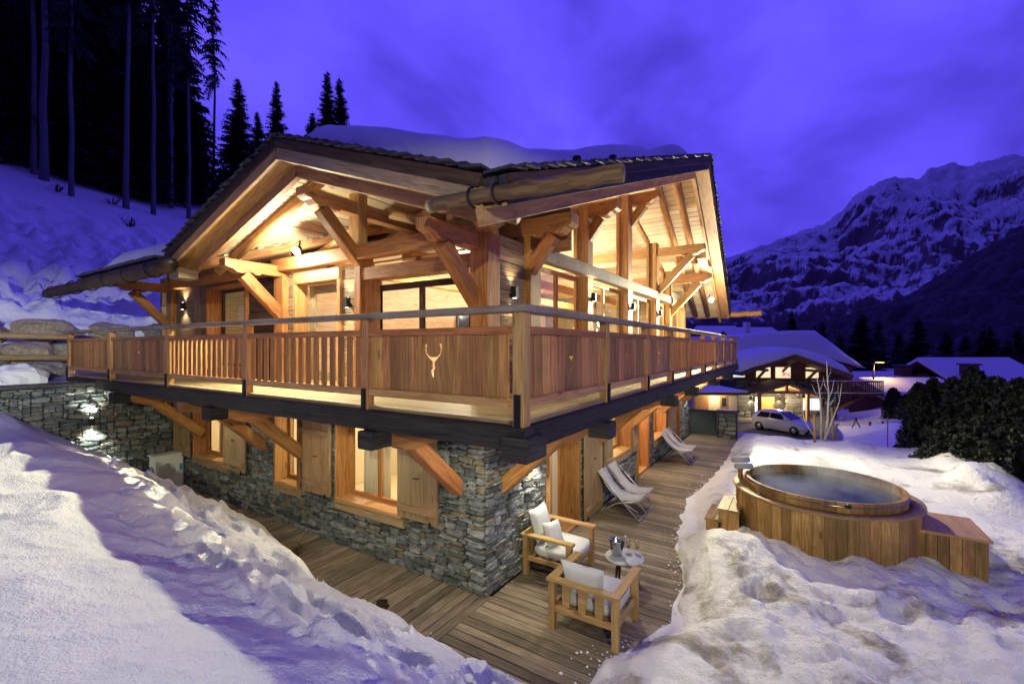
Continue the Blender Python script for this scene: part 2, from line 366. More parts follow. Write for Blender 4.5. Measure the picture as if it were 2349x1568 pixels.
def bank_z(X, Y):
    xe = np.interp(Y, [-9, -2, 0, .84, 1.35, 2, 2.87, 3.74, 4.93, 5.87, 7.83, 11, 14], [.3, .1, .2, .25, .2, .25, .27, .42, .66, .85, .84, .95, 1.])
    xe = xe + .16 * fbm(X * .3, Y, 1.3, 3, 5)
    d = xe - X
    k = .60 + .018 * np.clip(Y, 0, 12)
    top = 1.62 + .025 * np.clip(Y, -2, 12)
    z = .04 + smin(k * np.maximum(d, -.3) + .22 * ss(-.05, .25, d), top + 0 * d, .45) + .035 * np.clip(d - 2.6, 0, 6)
    z = np.where(d < 0, .04 + d * 1.6, z)
    z = z + 1.05 * ss(9.0, 12.3, Y) * ss(-1.0, -2.4, X)
    # wind-smoothed upper snow, trampled and lumpy lower down
    tr = ss(.12, .5, d) * (1 - ss(1.7, 2.7, d))
    lum = fbm(X, Y, 2.6, 4, 11, .55); led = 1 - np.abs(fbm(X, Y, 1.5, 3, 3, .5)) * 3
    wx = X + .12 * fbm(X, Y, 3, 2, 35); wy = Y + .12 * fbm(X, Y, 3, 2, 36)
    def bl(f, k, an): ca, sa = math.cos(an), math.sin(an); v = vn((wx * ca - wy * sa), (wx * sa + wy * ca) * .75, f, k); return np.sqrt(v * v + .003)
    bil = .75 * bl(2.6, 15, .5) + .7 * bl(5.3, 16, 1.4) + .5 * bl(10.7, 17, .2) + .3 * bl(21, 18, .9) + .15 * bl(36, 19, .4)
    z = z + tr * (.08 * lum + .03 * led + .125 * (bil - .4)) + .03 * fbm(X, Y, .8, 3, 21) * ss(0, 1, d)
    # boot holes along a track
    rs = np.random.RandomState(3)
    for i in range(50):
        v = rs.uniform(-.6, 7.5); u = rs.uniform(.55, 1.75); cx = np.interp(v, [0, 3, 6, 8], [.2, .3, .85, .85]) - u; r = rs.uniform(.13, .24)
        q = ((X - cx) ** 2 + ((Y - v) * .75) ** 2) / (r * r)
        z = z - rs.uniform(.12, .28) * np.exp(-q * q) + .06 * np.exp(-(q - 1.6) ** 2 * 2)
    # soft wind ripples in the upper part
    z = z + ss(1.7, 2.6, d) * (.05 * np.sin(Y * 5.2 + 2.2 * fbm(X, Y, .7, 2, 9) + X * 2.0) * ss(-.2, .3, fbm(X, Y, .45, 2, 33)) + .02 * fbm(X, Y, 3, 3, 8))
    # sastrugi: sharp little wind crests running across the slope
    ru = X * .536 - Y * .844; rv = X * .844 + Y * .536
    sa_ = 1 - np.abs(vn(ru * .32 + .25 * fbm(X, Y, .6, 2, 141), rv + .55 * fbm(X, Y, .9, 3, 145), 1.7, 142)) * 2; sb_ = 1 - np.abs(vn(ru * .5 + 3, rv, 5.2, 143)) * 2
    z = z + ss(1.3, 2.3, d) * (.07 * sa_ ** 4 * ss(-.25, .25, fbm(X, Y, .4, 2, 144)) + .028 * sb_ ** 3)
    return z
YE = ([-9, .6, .9, 1.2, 1.67, 2.27, 3.07, 4, 4.94, 5.3, 6.6, 7.9, 8.8, 11, 15, 17, 30], [-.25, -.28, -.3, -.36, -.6, -.92, -.78, -.55, -.30, -.32, -.2, -.12, -.22, -.3, -.24, -.2, 0])
def lawn_z(X, Y):
    ye = np.interp(X, *YE) + .10 * fbm(X, Y * .4, 2.2, 3, 41) + 5 * ss(15.45, 15.7, X)
    d = ye - Y
    z = .02 + .20 * ss(0, .5, d) + .05 * ss(.4, 2.5, d)
    # mound in front of the tub, hollow by its steps
    z = z + .24 * np.exp(-(((X - 3.9) / .9) ** 2 + ((Y + 1.15) / .75) ** 2)) + .10 * np.exp(-(((X - 3.1) / 1.3) ** 2 + ((Y + 2.6) / 1.2) ** 2))
    z = z - .16 * np.exp(-(((X - 5.3) / .8) ** 2 + ((Y + 4.3) / .9) ** 2)) - .22 * np.exp(-(((X - 5.75) / .75) ** 2 + ((Y + .9) / .42) ** 2))
    z = z - .10 * ss(7.8, 12.5, X) * ss(.5, 2.2, d)                       # rises behind the tub
    z = z - .17 * np.clip(-3.6 - Y, 0, 4) * ss(6.6, 9.5, X)                # and falls to the right
    br = np.exp(-(((Y + 6.1 + .10 * (X - 13)) / .95) ** 2)) * ss(8.5, 12, X) * (1 - ss(16, 18.5, X))
    z = z + br * (.7 + .45 * fbm(X, Y, 1.6, 4, 77))
    z = z - 3.1 * ss(15.2, 20.5, X + .35 * np.clip(Y + 2, -4, 0) + .8 * ss(-.5, 1.5, Y))
    near = 1 - ss(6.5, 9.5, X)
    z = z + near * ss(.15, .7, d) * (.16 * fbm(X, Y, 1.1, 4, 51, .5) + .10 * (np.abs(fbm(X, Y, 2.4, 5, 55, .6)) - .15) + .05 * fbm(X, Y, 7, 3, 52) - .05 * np.abs(fbm(X, Y, 4.2, 3, 56))) + (1 - near) * ss(.3, 1, d) * .07 * fbm(X * .35, Y, 1.6, 3, 53)
    rs = np.random.RandomState(9)
    for i in range(16):
        cx = rs.uniform(.6, 5.2); cy = rs.uniform(-4.6, -1.6); r = rs.uniform(.12, .26)
        q = ((X - cx) ** 2 + (Y - cy) ** 2) / (r * r); z = z - rs.uniform(.05, .16) * np.exp(-q * q)
    z = np.where(d < 0, .02 + d * 1.2, z)
    return z
def sheet(name, xs, ys, fn, mat, mask=None, kind='structure'):
    X, Y = np.meshgrid(np.array(xs), np.array(ys), indexing='ij'); Z = fn(X, Y)
    nx, ny = X.shape; v = np.stack([X, Y, Z], -1).reshape(-1, 3)
    I = np.arange(nx * ny).reshape(nx, ny)
    q = np.stack([I[:-1, :-1], I[1:, :-1], I[1:, 1:], I[:-1, 1:]], -1).reshape(-1, 4)
    if mask is not None:
        c = v[q].mean(1); q = q[mask(c[:, 0], c[:, 1], c[:, 2])]
        us = np.unique(q); mp = -np.ones(len(v), dtype=np.int64); mp[us] = np.arange(len(us)); v = v[us]; q = mp[q]
    me = bpy.data.meshes.new(name); me.from_pydata(v.tolist(), [], q.tolist())
    me.polygons.foreach_set('use_smooth', [True] * len(me.polygons)); me.materials.append(mat); me.update()
    o = link(name, me); o['kind'] = kind; return o
def graded(a, b, fine0, fine1, s, S):
    out = list(np.arange(fine0, fine1 + 1e-6, s)); st = s; x = out[-1]
    while x < b: st = min(st * 1.18, S); x += st; out.append(x)
    st = s; x = out[0]; lo = []
    while x > a: st = min(st * 1.18, S); x -= st; lo.append(x)
    return lo[::-1] + out
snow_slope = sheet('snow_slope', graded(-14, 1.3, -3.2, 1.3, .03, .5), graded(-7, 13.6, -.8, 7.4, .033, .3), bank_z, M['snow_bank'],
                   lambda x, y, z: (z > -.25) & ~((y > 11.35) & (x > -1.7)))
snow_lawn = sheet('snow_lawn', graded(-2, 24, .4, 8.2, .05, .35), graded(-16, 4.5, -5.0, .1, .05, .4), lambda X, Y: np.where(X < .9, np.minimum(lawn_z(X, Y), .5), lawn_z(X, Y)), M['snow_dirty'],
                  lambda x, y, z: ((z > -.2) & (y < .3)) | (x > 15.4) | ((x > 13) & (y < -.1)))
def far_z(X, Y):
    z = -2.95 + 0 * X
    z = np.where(X < 24, np.minimum(z, -3.2), z)
    z = z - 2.2 * ss(45, 75, X) - .02 * np.clip(X - 75, 0, 400)
    z = z + .9 * np.exp(-(((Y + 7 + .15 * (X - 30)) / 2.4) ** 2)) * ss(27, 32, X) * (1 - ss(55, 62, X)) + .5 * fbm(X, Y, .18, 3, 61) * ss(26, 34, X)
    r = np.hypot(X, Y); z = z + .5 * fbm(X, Y, .05, 3, 62) * ss(60, 120, r) + .03 * np.clip(Y - 20, 0, 300) * ss(20, 60, Y)
    return z
ground = sheet('ground', graded(-300, 6000, 8, 60, 1.3, 500), graded(-6000, 900, -30, 14, 1.3, 500), far_z, M['snow_far'])
def hill_z(X, Y):
    s = Y - 15.2 + .35 * fbm(X, 0 * Y, .5, 2, 71) - .0 * X
    z = 2.62 + 1.25 * ss(-1.2, -.1, s) * 1.15 + .85 * np.clip(s, 0, 1.0) + .42 * np.clip(s - 1.0, 0, 400)
    z = z + ss(.0, .6, s) * (.62 * np.abs(fbm(X, Y, 1.1, 4, 72, .6)) * 1.6 + .25 * np.abs(fbm(X, Y, 2.4, 3, 78, .6)) - .25) * (1 - ss(6, 16, s)) + ss(.0, 1.5, s) * (.35 * fbm(X, Y, .55, 4, 75, .6) * (1 - ss(10, 22, s)) + .9 * fbm(X, Y, .08, 3, 73))
    z = np.where(s < -1.2, 2.60 + .1 * fbm(X, Y, 1.5, 3, 74), z)
    z = z - np.clip(X - 26, 0, 200) * .35 - .10 * np.clip(-6 - X, 0, 60) * 0
    return z
hillside = sheet('hillside', graded(-70, 90, -7, 7, .15, 3), graded(11.45, 220, 11.45, 24, .12, 4), hill_z, M['snow_hill'],
                 lambda x, y, z: ~((x > .2) & (y < 12.9)))
# the driveway between this house and the next
def drive():
    mb = MB(); n = 30
    cm = plain('cobbles', (.13, .125, .10), .8, bump=.9, bscale=7, var=.5)
    def dz(X, Y): return -2.62 + .03 * fbm(X, Y, 2.0, 3, 81)
    return sheet('driveway', np.arange(21, 42.6, .45), np.arange(-4.5, 7.6, .45), dz, cm)
drive()
# mountains
def mountain(name, pts, R0, R1, seed, mat, foot=-60, px0=1200, px1=2900, n=260, rows=110, rough=.045):
    pxs = np.linspace(px0, px1, n); py = np.interp(pxs, [p[0] for p in pts], [p[1] for p in pts])
    a = (pxs - 1174) / FOC; b = (794 - py) / FOC
    A, Sx = np.meshgrid(a, np.linspace(0, 1, rows), indexing='ij'); Bz = np.repeat(b[:, None], rows, 1)
    dist = R0 + (R1 - R0) * Sx
    wx = (CAM.x + dist * (FW.x + RT.x * A)); wy = (CAM.y + dist * (FW.y + RT.y * A))
    H = Bz * R1
    prof = Sx ** 1.25 * (1 - .10 * np.sin(Sx * 9 + A * 20) * (1 - Sx) * Sx * 4)
    z = foot + (H - foot) * prof
    sc_ = R1 / 4500
    rid = 1 - 2 * np.abs(fbm(wx, wy, 1 / (520 * sc_), 6, seed, .55)); 
    z = z + (rid - .62) * R1 * rough * np.sin(np.pi * np.clip(Sx, 0, 1)) ** .8 + fbm(wx, wy, 1 / (110 * sc_), 4, seed + 5, .55) * R1 * .010 * ss(.02, .2, Sx)
    # far side falls away behind the crest
    v = np.stack([wx, wy, z], -1); bx = v[:, -1].copy(); d2 = np.array([[FW.x + RT.x * k, FW.y + RT.y * k, 0] for k in a]); bx = bx + d2 * R1 * .35; bx[:, 2] = foot
    v = np.concatenate([v, bx[:, None]], 1); rows2 = rows + 1
    I = np.arange(n * rows2).reshape(n, rows2); q = np.stack([I[:-1, :-1], I[1:, :-1], I[1:, 1:], I[:-1, 1:]], -1).reshape(-1, 4)
    me = bpy.data.meshes.new(name); me.from_pydata(v.reshape(-1, 3).tolist(), [], q.tolist()); me.polygons.foreach_set('use_smooth', [True] * len(q)); me.materials.append(mat); me.update()
    o = link(name, me); o['kind'] = 'structure'; return o
def mountmat(name, sc1, lo, hi, rock, snowc, hz0, hz1):
    m, nt, N, L = nodes(name); o = N('ShaderNodeOutputMaterial'); b = N('ShaderNodeBsdfPrincipled'); L(b.outputs[0], o.inputs[0]); b.inputs['Roughness'].default_value = .9; b.inputs['Specular IOR Level'].default_value = .1
    g = N('ShaderNodeNewGeometry'); mp = N('ShaderNodeMapping'); mp.inputs['Scale'].default_value = (sc1, sc1, sc1 * .45); L(g.outputs['Position'], mp.inputs[0])
    n1 = N('ShaderNodeTexNoise'); n1.inputs['Scale'].default_value = 1; n1.inputs['Detail'].default_value = 11; n1.inputs['Roughness'].default_value = .64; n1.inputs['Distortion'].default_value = .9; L(mp.outputs[0], n1.inputs[0])
    sp = N('ShaderNodeSeparateXYZ'); L(g.outputs['Position'], sp.inputs[0]); sn = N('ShaderNodeSeparateXYZ'); L(g.outputs['Normal'], sn.inputs[0])
    hr = N('ShaderNodeMapRange'); hr.inputs['From Min'].default_value = hz0; hr.inputs['From Max'].default_value = hz1; hr.inputs['To Min'].default_value = -.10; hr.inputs['To Max'].default_value = .09; L(sp.outputs[2], hr.inputs[0])
    sl = N('ShaderNodeMapRange'); sl.inputs['From Min'].default_value = .5; sl.inputs['From Max'].default_value = .97; sl.inputs['To Min'].default_value = -.14; sl.inputs['To Max'].default_value = .10; L(sn.outputs[2], sl.inputs[0])
    n3 = N('ShaderNodeTexNoise'); n3.inputs['Scale'].default_value = 4.3; n3.inputs['Detail'].default_value = 8; n3.inputs['Roughness'].default_value = .7; L(mp.outputs[0], n3.inputs[0]); mm = N('ShaderNodeMix'); mm.inputs[0].default_value = .42; L(n1.outputs['Fac'], mm.inputs[2]); L(n3.outputs['Fac'], mm.inputs[3])
    a1 = N('ShaderNodeMath'); L(mm.outputs[0], a1.inputs[0]); L(hr.outputs[0], a1.inputs[1]); a2 = N('ShaderNodeMath'); L(a1.outputs[0], a2.inputs[0]); L(sl.outputs[0], a2.inputs[1])
    cr = N('ShaderNodeValToRGB'); cr.color_ramp.elements[0].position = lo; cr.color_ramp.elements[1].position = hi; cr.color_ramp.elements[0].color = (*rock, 1); cr.color_ramp.elements[1].color = (*snowc, 1); L(a2.outputs[0], cr.inputs[0]); L(cr.outputs[0], b.inputs['Base Color'])
    return m
RIDGE = [(1000, 640), (1500, 625), (1667, 592), (1739, 567), (1789, 545), (1839, 529), (1889, 514), (1927, 489), (1958, 451), (1989, 432), (2030, 410), (2052, 404), (2067, 412), (2089, 407), (2108, 410), (2127, 385), (2164, 379), (2192, 373), (2208, 382), (2239, 373), (2273, 364), (2311, 357), (2348, 351), (2500, 335), (2700, 380), (3000, 420)]
mountain('mountain', RIDGE, 1300, 4600, 3, mountmat('mountain_rock_and_snow', 1 / 170, .41, .50, (.16, .125, .15), (.86, .88, .9), 100, 1500))
mountain('forested_mountain', [(1000, 745), (1700, 742), (1895, 732), (1958, 713), (2020, 695), (2083, 673), (2145, 632), (2223, 588), (2301, 542), (2348, 514), (2500, 420), (2800, 300), (3100, 280)], 620, 1700, 17,
         mountmat('forest_slope', 1 / 60, .60, .70, (.075, .065, .08), (.6, .62, .7), 0, 900), foot=-40, rough=.03)

# ------------------------------------------------------------------ terrace decking (boards are parts of the terrace)
tb = MB(); tb.box(.0, 1.55, -1.15, 13, -.16, -.05); tb.box(1.55, 15.6, -1.15, 1.45, -.16, -.05); tb.box(-1.2, .0, -1.15, 9.5, -.16, -.06)
terrace = tb.build('terrace', M['darkbrown']); terrace['kind'] = 'structure'
y = 1.44
while y < 11.0:
    w = .138; B('plank', M['terrace'], terrace, -.6, 1.56, y + .006, y + w - .007, -.045 + random.uniform(-.003, .003), random.uniform(-.003, .003), axis=0, c=.006); y += w
x = -.9
while x < 15.5:
    w = .138; B('plank', M['terrace'], terrace, x + .006, x + w - .007, -1.1, 1.435 if x > 1.35 or x < 1.5 else 1.435, -.045, random.uniform(-.003, .003), axis=1, c=.006); x += w
# wet patches where meltwater drips
for i, (px, py, r) in enumerate(((.62, 2.55, .12),)):
    n = 20; ring = [(px + r * (1 + .45 * math.sin(3 * a + i) + .2 * random.random()) * math.cos(a) * .7, py + r * (1 + .3 * math.sin(2 * a)) * math.sin(a), .0065) for a in [2 * math.pi * k / n for k in range(n)]]
    o = MB().add(ring, [tuple(range(n))]).build('wet_patch', plain('wet_wood', (.018, .012, .009), .25), terrace)

# thin ice and slush left along the edge of the boards
def ice_edge():
    xs = np.arange(1.25, 9.2, .035); ye = np.interp(xs, *YE)
    w = np.clip(.03 + .30 * fbm(xs, xs * 0 + 3, 1.3, 3, 201, .5) + .07, 0, .30) * (1 - ss(7.6, 9.0, xs)); n = len(xs); vs = []
    for x, y, ww in zip(xs, ye, w): vs += [(x, y - .22, .012), (x, y + ww * .8, .013), (x, y + ww, .003)]
    fs = [(3 * i + k, 3 * i + 3 + k, 3 * i + 4 + k, 3 * i + 1 + k) for i in range(n - 1) for k in (0, 1)]
    MB().add(vs, fs, None, None, True).build('ice_edge', M['snow'], terrace)
ice_edge()
def crumbs():
    rs = random.Random(5); mb = MB()
    def clod(p, r):
        vs = [(0, 0, 1), (1, 0, .1), (0, 1, .05), (-1, 0, .1), (0, -1, .0), (0, 0, -.6)]; vs = [tuple(p[k] + v[k] * r * rs.uniform(.6, 1.2) for k in range(3)) for v in vs]
        mb.add(vs, [(0, 1, 2), (0, 2, 3), (0, 3, 4), (0, 4, 1), (5, 2, 1), (5, 3, 2), (5, 4, 3), (5, 1, 4)])
    for k in range(420):
        x = rs.uniform(.7, 9.5); y = float(np.interp(x, *YE)) + abs(rs.gauss(0, .14)) - .02; clod((x, y, .01), .004 + .022 * rs.random() ** 3)
    for k in range(300):
        y = rs.uniform(-.2, 8); x = float(np.interp(y, [0, 2, 2.87, 3.74, 4.93, 5.87, 7.83], [.2, .25, .27, .42, .66, .85, .84])) + abs(rs.gauss(0, .1)); clod((x, y, .01), .004 + .022 * rs.random() ** 3)
    o = mb.build('snow_crumbs', M['snow']); o['kind'] = 'stuff'; tag(o, 'loose crumbs of snow scattered along the decking edges', 'snow')
crumbs()
# ------------------------------------------------------------------ the chalet
chalet = root('chalet', (1.5, 1.5, 0), 'large timber chalet with stone base, wide wrap-around balcony and snowy roof', 'chalet')
def FB(face, u0, u1, o0, o1, z0, z1, axis='u', mb=None, c=None, rnd=None):
    """box on a facade: u along the wall, o outwards from the wall plane, z up"""
    mb = mb or MB()
    if face == 'L': return mb.box(1.5 - o1, 1.5 - o0, u0, u1, z0, z1, {'u': 1, 'z': 2, 'o': 0}[axis], c, rnd)
    return mb.box(u0, u1, 1.5 - o1, 1.5 - o0, z0, z1, {'u': 0, 'z': 2, 'o': 1}[axis], c, rnd)
def FP(face, u, o, z): return V(1.5 - o, u, z) if face == 'L' else V(u, 1.5 - o, z)
# ---- stone shapes shared by all walls
def stone_variants(n=14):
    out = []
    for i in range(n):
        rs = random.Random(100 + i); k = 9; vs = []; ring = []
        base = [(.5, 0), (.5, .36), (.36, .5), (0, .5), (-.36, .5), (-.5, .3), (-.5, -.36), (-.2, -.5), (.42, -.5)]
        for (a, b) in base: ring.append((a * rs.uniform(.84, 1.0), b * rs.uniform(.84, 1.02)))
        for d, ins in ((-.6, 1.0), (.62, .985), (.92, .86)):
            for (a, b) in ring: vs.append((a * ins + rs.uniform(-.015, .015), b * ins + rs.uniform(-.015, .015), d + rs.uniform(-.16, .16)))
        vs.append((rs.uniform(-.12, .12), rs.uniform(-.12, .12), 1.0 + rs.uniform(-.12, .12)))
        fs = []
        for r in range(2):
            for j in range(k): fs.append((r * k + j, r * k + (j + 1) % k, (r + 1) * k + (j + 1) % k, (r + 1) * k + j))
        for j in range(k): fs.append((2 * k + j, 2 * k + (j + 1) % k, 3 * k))
        out.append((vs, fs))
    return out
STV = stone_variants(); STM = []
for i, (vs, fs) in enumerate(STV):
    me = MB().add(vs, fs, None, 0).build('stone_shape', M['stone']); STM.append(me.data); bpy.data.objects.remove(me)
def pack(length, height, cw, ch, holes, rs, wr=(3, 7), hr=(1, 3)):
    nu, nz = int(length / cw), int(height / ch); occ = np.zeros((nu, nz), bool)
    for (a, b, c, d) in holes: occ[max(0, int(round(a / cw))):max(0, int(round(b / cw))), max(0, int(round(c / ch))):max(0, int(round(d / ch)))] = True
    out = []
    for j in range(nz):
        for i in range(nu):
            if occ[i, j]: continue
            w = rs.randint(*wr); h = rs.choice([hr[0], hr[0], hr[0], hr[0] + 1, hr[0] + 1, hr[1]]) if rs.random() > .07 else hr[1] + 1
            ww = 0
            while ww < w and i + ww < nu and not occ[i + ww, j]: ww += 1
            hh = 0
            while hh < h and j + hh < nz and not occ[i:i + ww, j + hh].any(): hh += 1
            occ[i:i + ww, j:j + hh] = True; out.append((i * cw, j * ch, ww * cw, hh * ch))
    return out
def place_stones(todo, part, limit):
    """todo: (position of stone centre on wall, ux, normal, w, h). The largest in view become objects, the rest one mesh"""
    todo.sort(key=lambda t: -(t[3] * t[4]) / ((t[0] - CAM).length_squared))
    rest = MB(); rs = random.Random(5)
    for n, (p, ux, nm, w, h) in enumerate(todo):
        dep = rs.uniform(.022, .06); k = rs.randrange(len(STV)); roll = rs.uniform(-.06, .06)
        uz = V(0, 0, 1); u2 = (ux * math.cos(roll) + uz * math.sin(roll)); z2 = (uz * math.cos(roll) - ux * math.sin(roll))
        fl = rs.choice((-1, 1)); w2, h2 = w * 1.0, h * 1.0
        if n < limit:
            o = link('stone', STM[k], part)
            o.matrix_basis = Matrix(((u2.x * w2, z2.x * h2, nm.x * dep, p.x), (u2.y * w2, z2.y * h2, nm.y * dep, p.y), (u2.z * w2, z2.z * h2, nm.z * dep, p.z), (0, 0, 0, 1)))
        else:
            vs, fs = STV[k]; rest.add([p + u2 * (a * w2) + z2 * (b * h2) + nm * (c * dep) for a, b, c in vs], fs, None, rs.random())
    if rest.v: rest.build('stone_infill', M['stone'], part, kind='stuff')
# lower openings: (u0,u1,z0,z1)
LH = [(8.42, 9.96, .86, 2.55), (5.78, 6.52, .80, 2.55), (3.07, 4.62, .80, 2.55)]
RH = [(3.3, 4.6, -.1, 2.6), (6.35, 7.65, .85, 2.6), (8.24, 9.41, -.1, 2.6), (9.8, 11.25, .66, 2.6), (12.7, 13.35, -.1, 2.6)]
def core(name, face, u0, u1, holes, t=.32, z1=2.62):
    mb = MB(); us = sorted(set([u0, u1] + [h[0] for h in holes] + [h[1] for h in holes]))
    for a, b in zip(us[:-1], us[1:]):
        hs = [h for h in holes if h[0] <= a + 1e-6 and h[1] >= b - 1e-6]
        if not hs: FB(face, a, b, -t, -.012, -.1, z1, mb=mb, c=0)
        else:
            if hs[0][2] > 0: FB(face, a, b, -t, -.012, -.1, hs[0][2], mb=mb, c=0)
            if hs[0][3] < z1: FB(face, a, b, -t, -.012, hs[0][3], z1, mb=mb, c=0)
    return mb.build(name, M['mortar'], chalet)
wallL = core('stone_wall', 'L', 1.51, 11.2, LH); wallR = core('stone_wall', 'R', 1.51, 15.4, RH)
todo = []; rs = random.Random(21)
for face, u0, u1, H, wl in (('L', 1.5, 11.15, LH, wallL), ('R', 1.5, 15.4, RH, wallR)):
    st = pack(u1 - u0, 2.6,   .052, .031, [(a - u0, b - u0, c, d) for a, b, c, d in H], rs)
    ux = V(0, -1, 0) if face == 'L' else V(1, 0, 0); nm = V(-1, 0, 0) if face == 'L' else V(0, -1, 0)
    todo.append([(FP(face, u0 + a + w / 2, -.012, b + h / 2), ux, nm, w, h) for a, b, w, h in st])
nL = 190; place_stones(todo[0], wallL, nL); place_stones(todo[1], wallR, 300 - nL)
# ---- windows, reveals, shutters of the ground floor
def window(face, u0, u1, z0, z1, dep=.16, panes=1, frame=.07, mat='larch', sill=True, name='window', reveal=True, rail=None):
    f = MB(); m = M[mat]
    FB(face, u0, u0 + frame, -dep - .06, -dep, z0, z1, 'z', f); FB(face, u1 - frame, u1, -dep - .06, -dep, z0, z1, 'z', f)
    FB(face, u0 + frame, u1 - frame, -dep - .058, -dep - .002, z1 - frame, z1, 'u', f); FB(face, u0 + frame, u1 - frame, -dep - .058, -dep - .002, z0, z0 + frame, 'u', f)
    for k in range(1, panes):
        c = u0 + (u1 - u0) * k / panes; FB(face, c - .045, c + .045, -dep - .056, -dep + .004, z0 + frame, z1 - frame, 'z', f)
    if rail: FB(face, u0 + frame, u1 - frame, -dep - .05, -dep - .008, rail - .02, rail + .02, 'u', f)
    fr = f.build(name, m, chalet)
    for k in range(panes):
        a = u0 + (u1 - u0) * k / panes; b = u0 + (u1 - u0) * (k + 1) / panes
        FB(face, a + .05, b - .05, -dep - .034, -dep - .026, z0 + .05, z1 - .05, c=0).build('pane', M['glass'], fr)
    if reveal:
        for a, b in ((u0 - .05, u0 + .012), (u1 - .012, u1 + .05)): FB(face, a, b, -dep - .07, .075, z0 - .02, z1 + .05, 'z').build('reveal', M['larch'], fr)
        FB(face, u0 - .05, u1 + .05, -dep - .07, .078, z1, z1 + .06, 'u').build('head', M['larch'], fr)
    if sill:
        FB(face, u0 - .02, u1 + .02, -dep - .03, .085, z0 - .05, z0 + .004, 'u').build('sill', M['larch_pale'], fr)
        FB(face, u0 - .06, u1 + .06, -.02, .07, z0 - .20, z0 - .052, 'u').build('apron', M['shutter'], fr)
    return fr
def shutter(face, u0, u1, z0, z1, off=.09, n=3):
    f = MB(); part = None; us = np.linspace(u0, u1, n + 1)
    part = FB(face, u0 + .01, u1 - .01, off - .012, off, z0 + .03, z1 - .03, 'z').build('shutter', M['shutter'], chalet)
    for a, b in zip(us[:-1], us[1:]): FB(face, a + .003, b - .003, off, off + .028 + random.uniform(0, .004), z0, z1, 'z').build('board', M['shutter'], part)
    for zz in (z0 + .17, z1 - .19):
        mb = MB(); du = u1 - u0 - .1; uu = V(0, 1, 0) if face == 'L' else V(1, 0, 0); nn = V(-1, 0, 0) if face == 'L' else V(0, -1, 0)
        pl = [(0, -.04), (.05, -.05), (.25 * du, -.042), (.6 * du, -.052), (du - .03, -.04), (du, -.06), (du + .015, 0), (du, .045), (.7 * du, .04), (.3 * du, .05), (0, .04)]
        mb.prism(pl, FP(face, u0 + .045, off + .03, zz), uu, V(0, 0, 1), nn * .03).build('batten', M['shutter'], part)
    c = (u0 + u1) / 2; zc = z0 + (z1 - z0) * .52
    MB().tube([FP(face, c - .05, off + .03, zc), FP(face, c - .04, off + .062, zc), FP(face, c + .04, off + .062, zc), FP(face, c + .05, off + .03, zc)], .008, 6).build('handle', M['iron'], part)
    FB(face, u0 + .12, u0 + .15, off + .03, off + .05, z0 - .05, z0 + .03, 'z').build('catch', M['iron'], part)
    return part
window('L', 8.42, 9.96, .88, 2.5, .2, 2); window('L', 5.78, 6.52, .82, 2.5, .2, 1); window('L', 3.07, 4.62, .83, 2.5, .2, 2)
shutter('L', 10.08, 10.92, .80, 2.08); shutter('L', 7.56, 8.44, .80, 2.05, n=3); shutter('L', 4.74, 5.54, .82, 2.10); shutter('L', 2.27, 3.09, .84, 2.06, n=3)
FB('L', 3.0, 4.7, .0, .06, 2.08, 2.22, 'u').build('lintel', M['larch_grey'], chalet)
def deepdoor(u0, u1, ztop=2.3):
    fr = window('R', u0 + .1, u1 - .1, .04, ztop, .34, 1, .09, 'larch', False, 'door', False)
    for a, b in ((u0, u0 + .1), (u1 - .1, u1)): FB('R', a, b, -.42, .05, -.02, ztop + .1, 'z').build('jamb', M['larch'], fr)
    FB('R', u0, u1, -.42, .052, ztop, ztop + .12, 'u').build('head', M['larch'], fr); FB('R', u0, u1, -.40, .03, -.03, .03, 'u').build('threshold', M['larch_pale'], fr)
    FB('R', (u0 + .1), u0 + .125, -.30, -.27, .9, 1.3, 'z').build('door_handle', M['iron'], fr)
deepdoor(3.3, 4.6); deepdoor(8.24, 9.41); deepdoor(12.7, 13.35)
window('R', 6.35, 7.65, .90, 2.3, .26, 1); window('R', 9.8, 11.25, .70, 2.3, .26, 1)
shutter('R', 4.66, 5.58, .04, 2.2, n=5); shutter('R', 5.75, 6.27, .75, 2.1, .08); shutter('R', 7.72, 8.12, .75, 2.1, .08, 2); shutter('R', 11.35, 12.25, .62, 2.15)
for u in (3.24, 8.19): FB('R', u - .03, u + .03, .0, .10, .0, 2.25, 'z').build('shutter', M['larch_pale'], chalet)
# ---- rooms behind the ground floor windows
rm = MB(); rm.box(1.95, 5.2, 11.0, 11.1, 0, 2.6); rm.box(5.2, 5.3, 1.9, 11, 0, 2.6, 1); rm.box(1.95, 5.2, 7.0, 7.1, 0, 2.6); rm.box(1.9, 5.2, 1.9, 11, .0, .05, 1); rm.box(1.9, 5.2, 1.9, 11, 2.52, 2.58, 1)
rm.box(1.95, 2.0 + 3, 1.86, 1.92, 0, 2.6)
rm.build('room_wall', M['plaster'], chalet)
r2 = MB(); r2.box(5.3, 14, 3.3, 3.4, 0, 2.6); r2.box(3.0, 14, 1.95, 3.3, .0, .03); r2.build('room_wall', M['plaster'], chalet)
def curtain(face, u0, u1, off, z0=.1, z1=2.4, folds=7):
    mb = MB(); n = folds * 6; vs = []
    for k in range(n + 1):
        u = u0 + (u1 - u0) * k / n; o = off + .035 * math.sin(k * math.pi / 3) + .012 * math.sin(k * 1.7)
        vs += [FP(face, u, o, z0), FP(face, u, o * 1.02, z1)]
    mb.add(vs, [(2 * k, 2 * k + 2, 2 * k + 3, 2 * k + 1) for k in range(n)], None, None, True)
    return mb.build('curtain', M['curtain'], chalet)
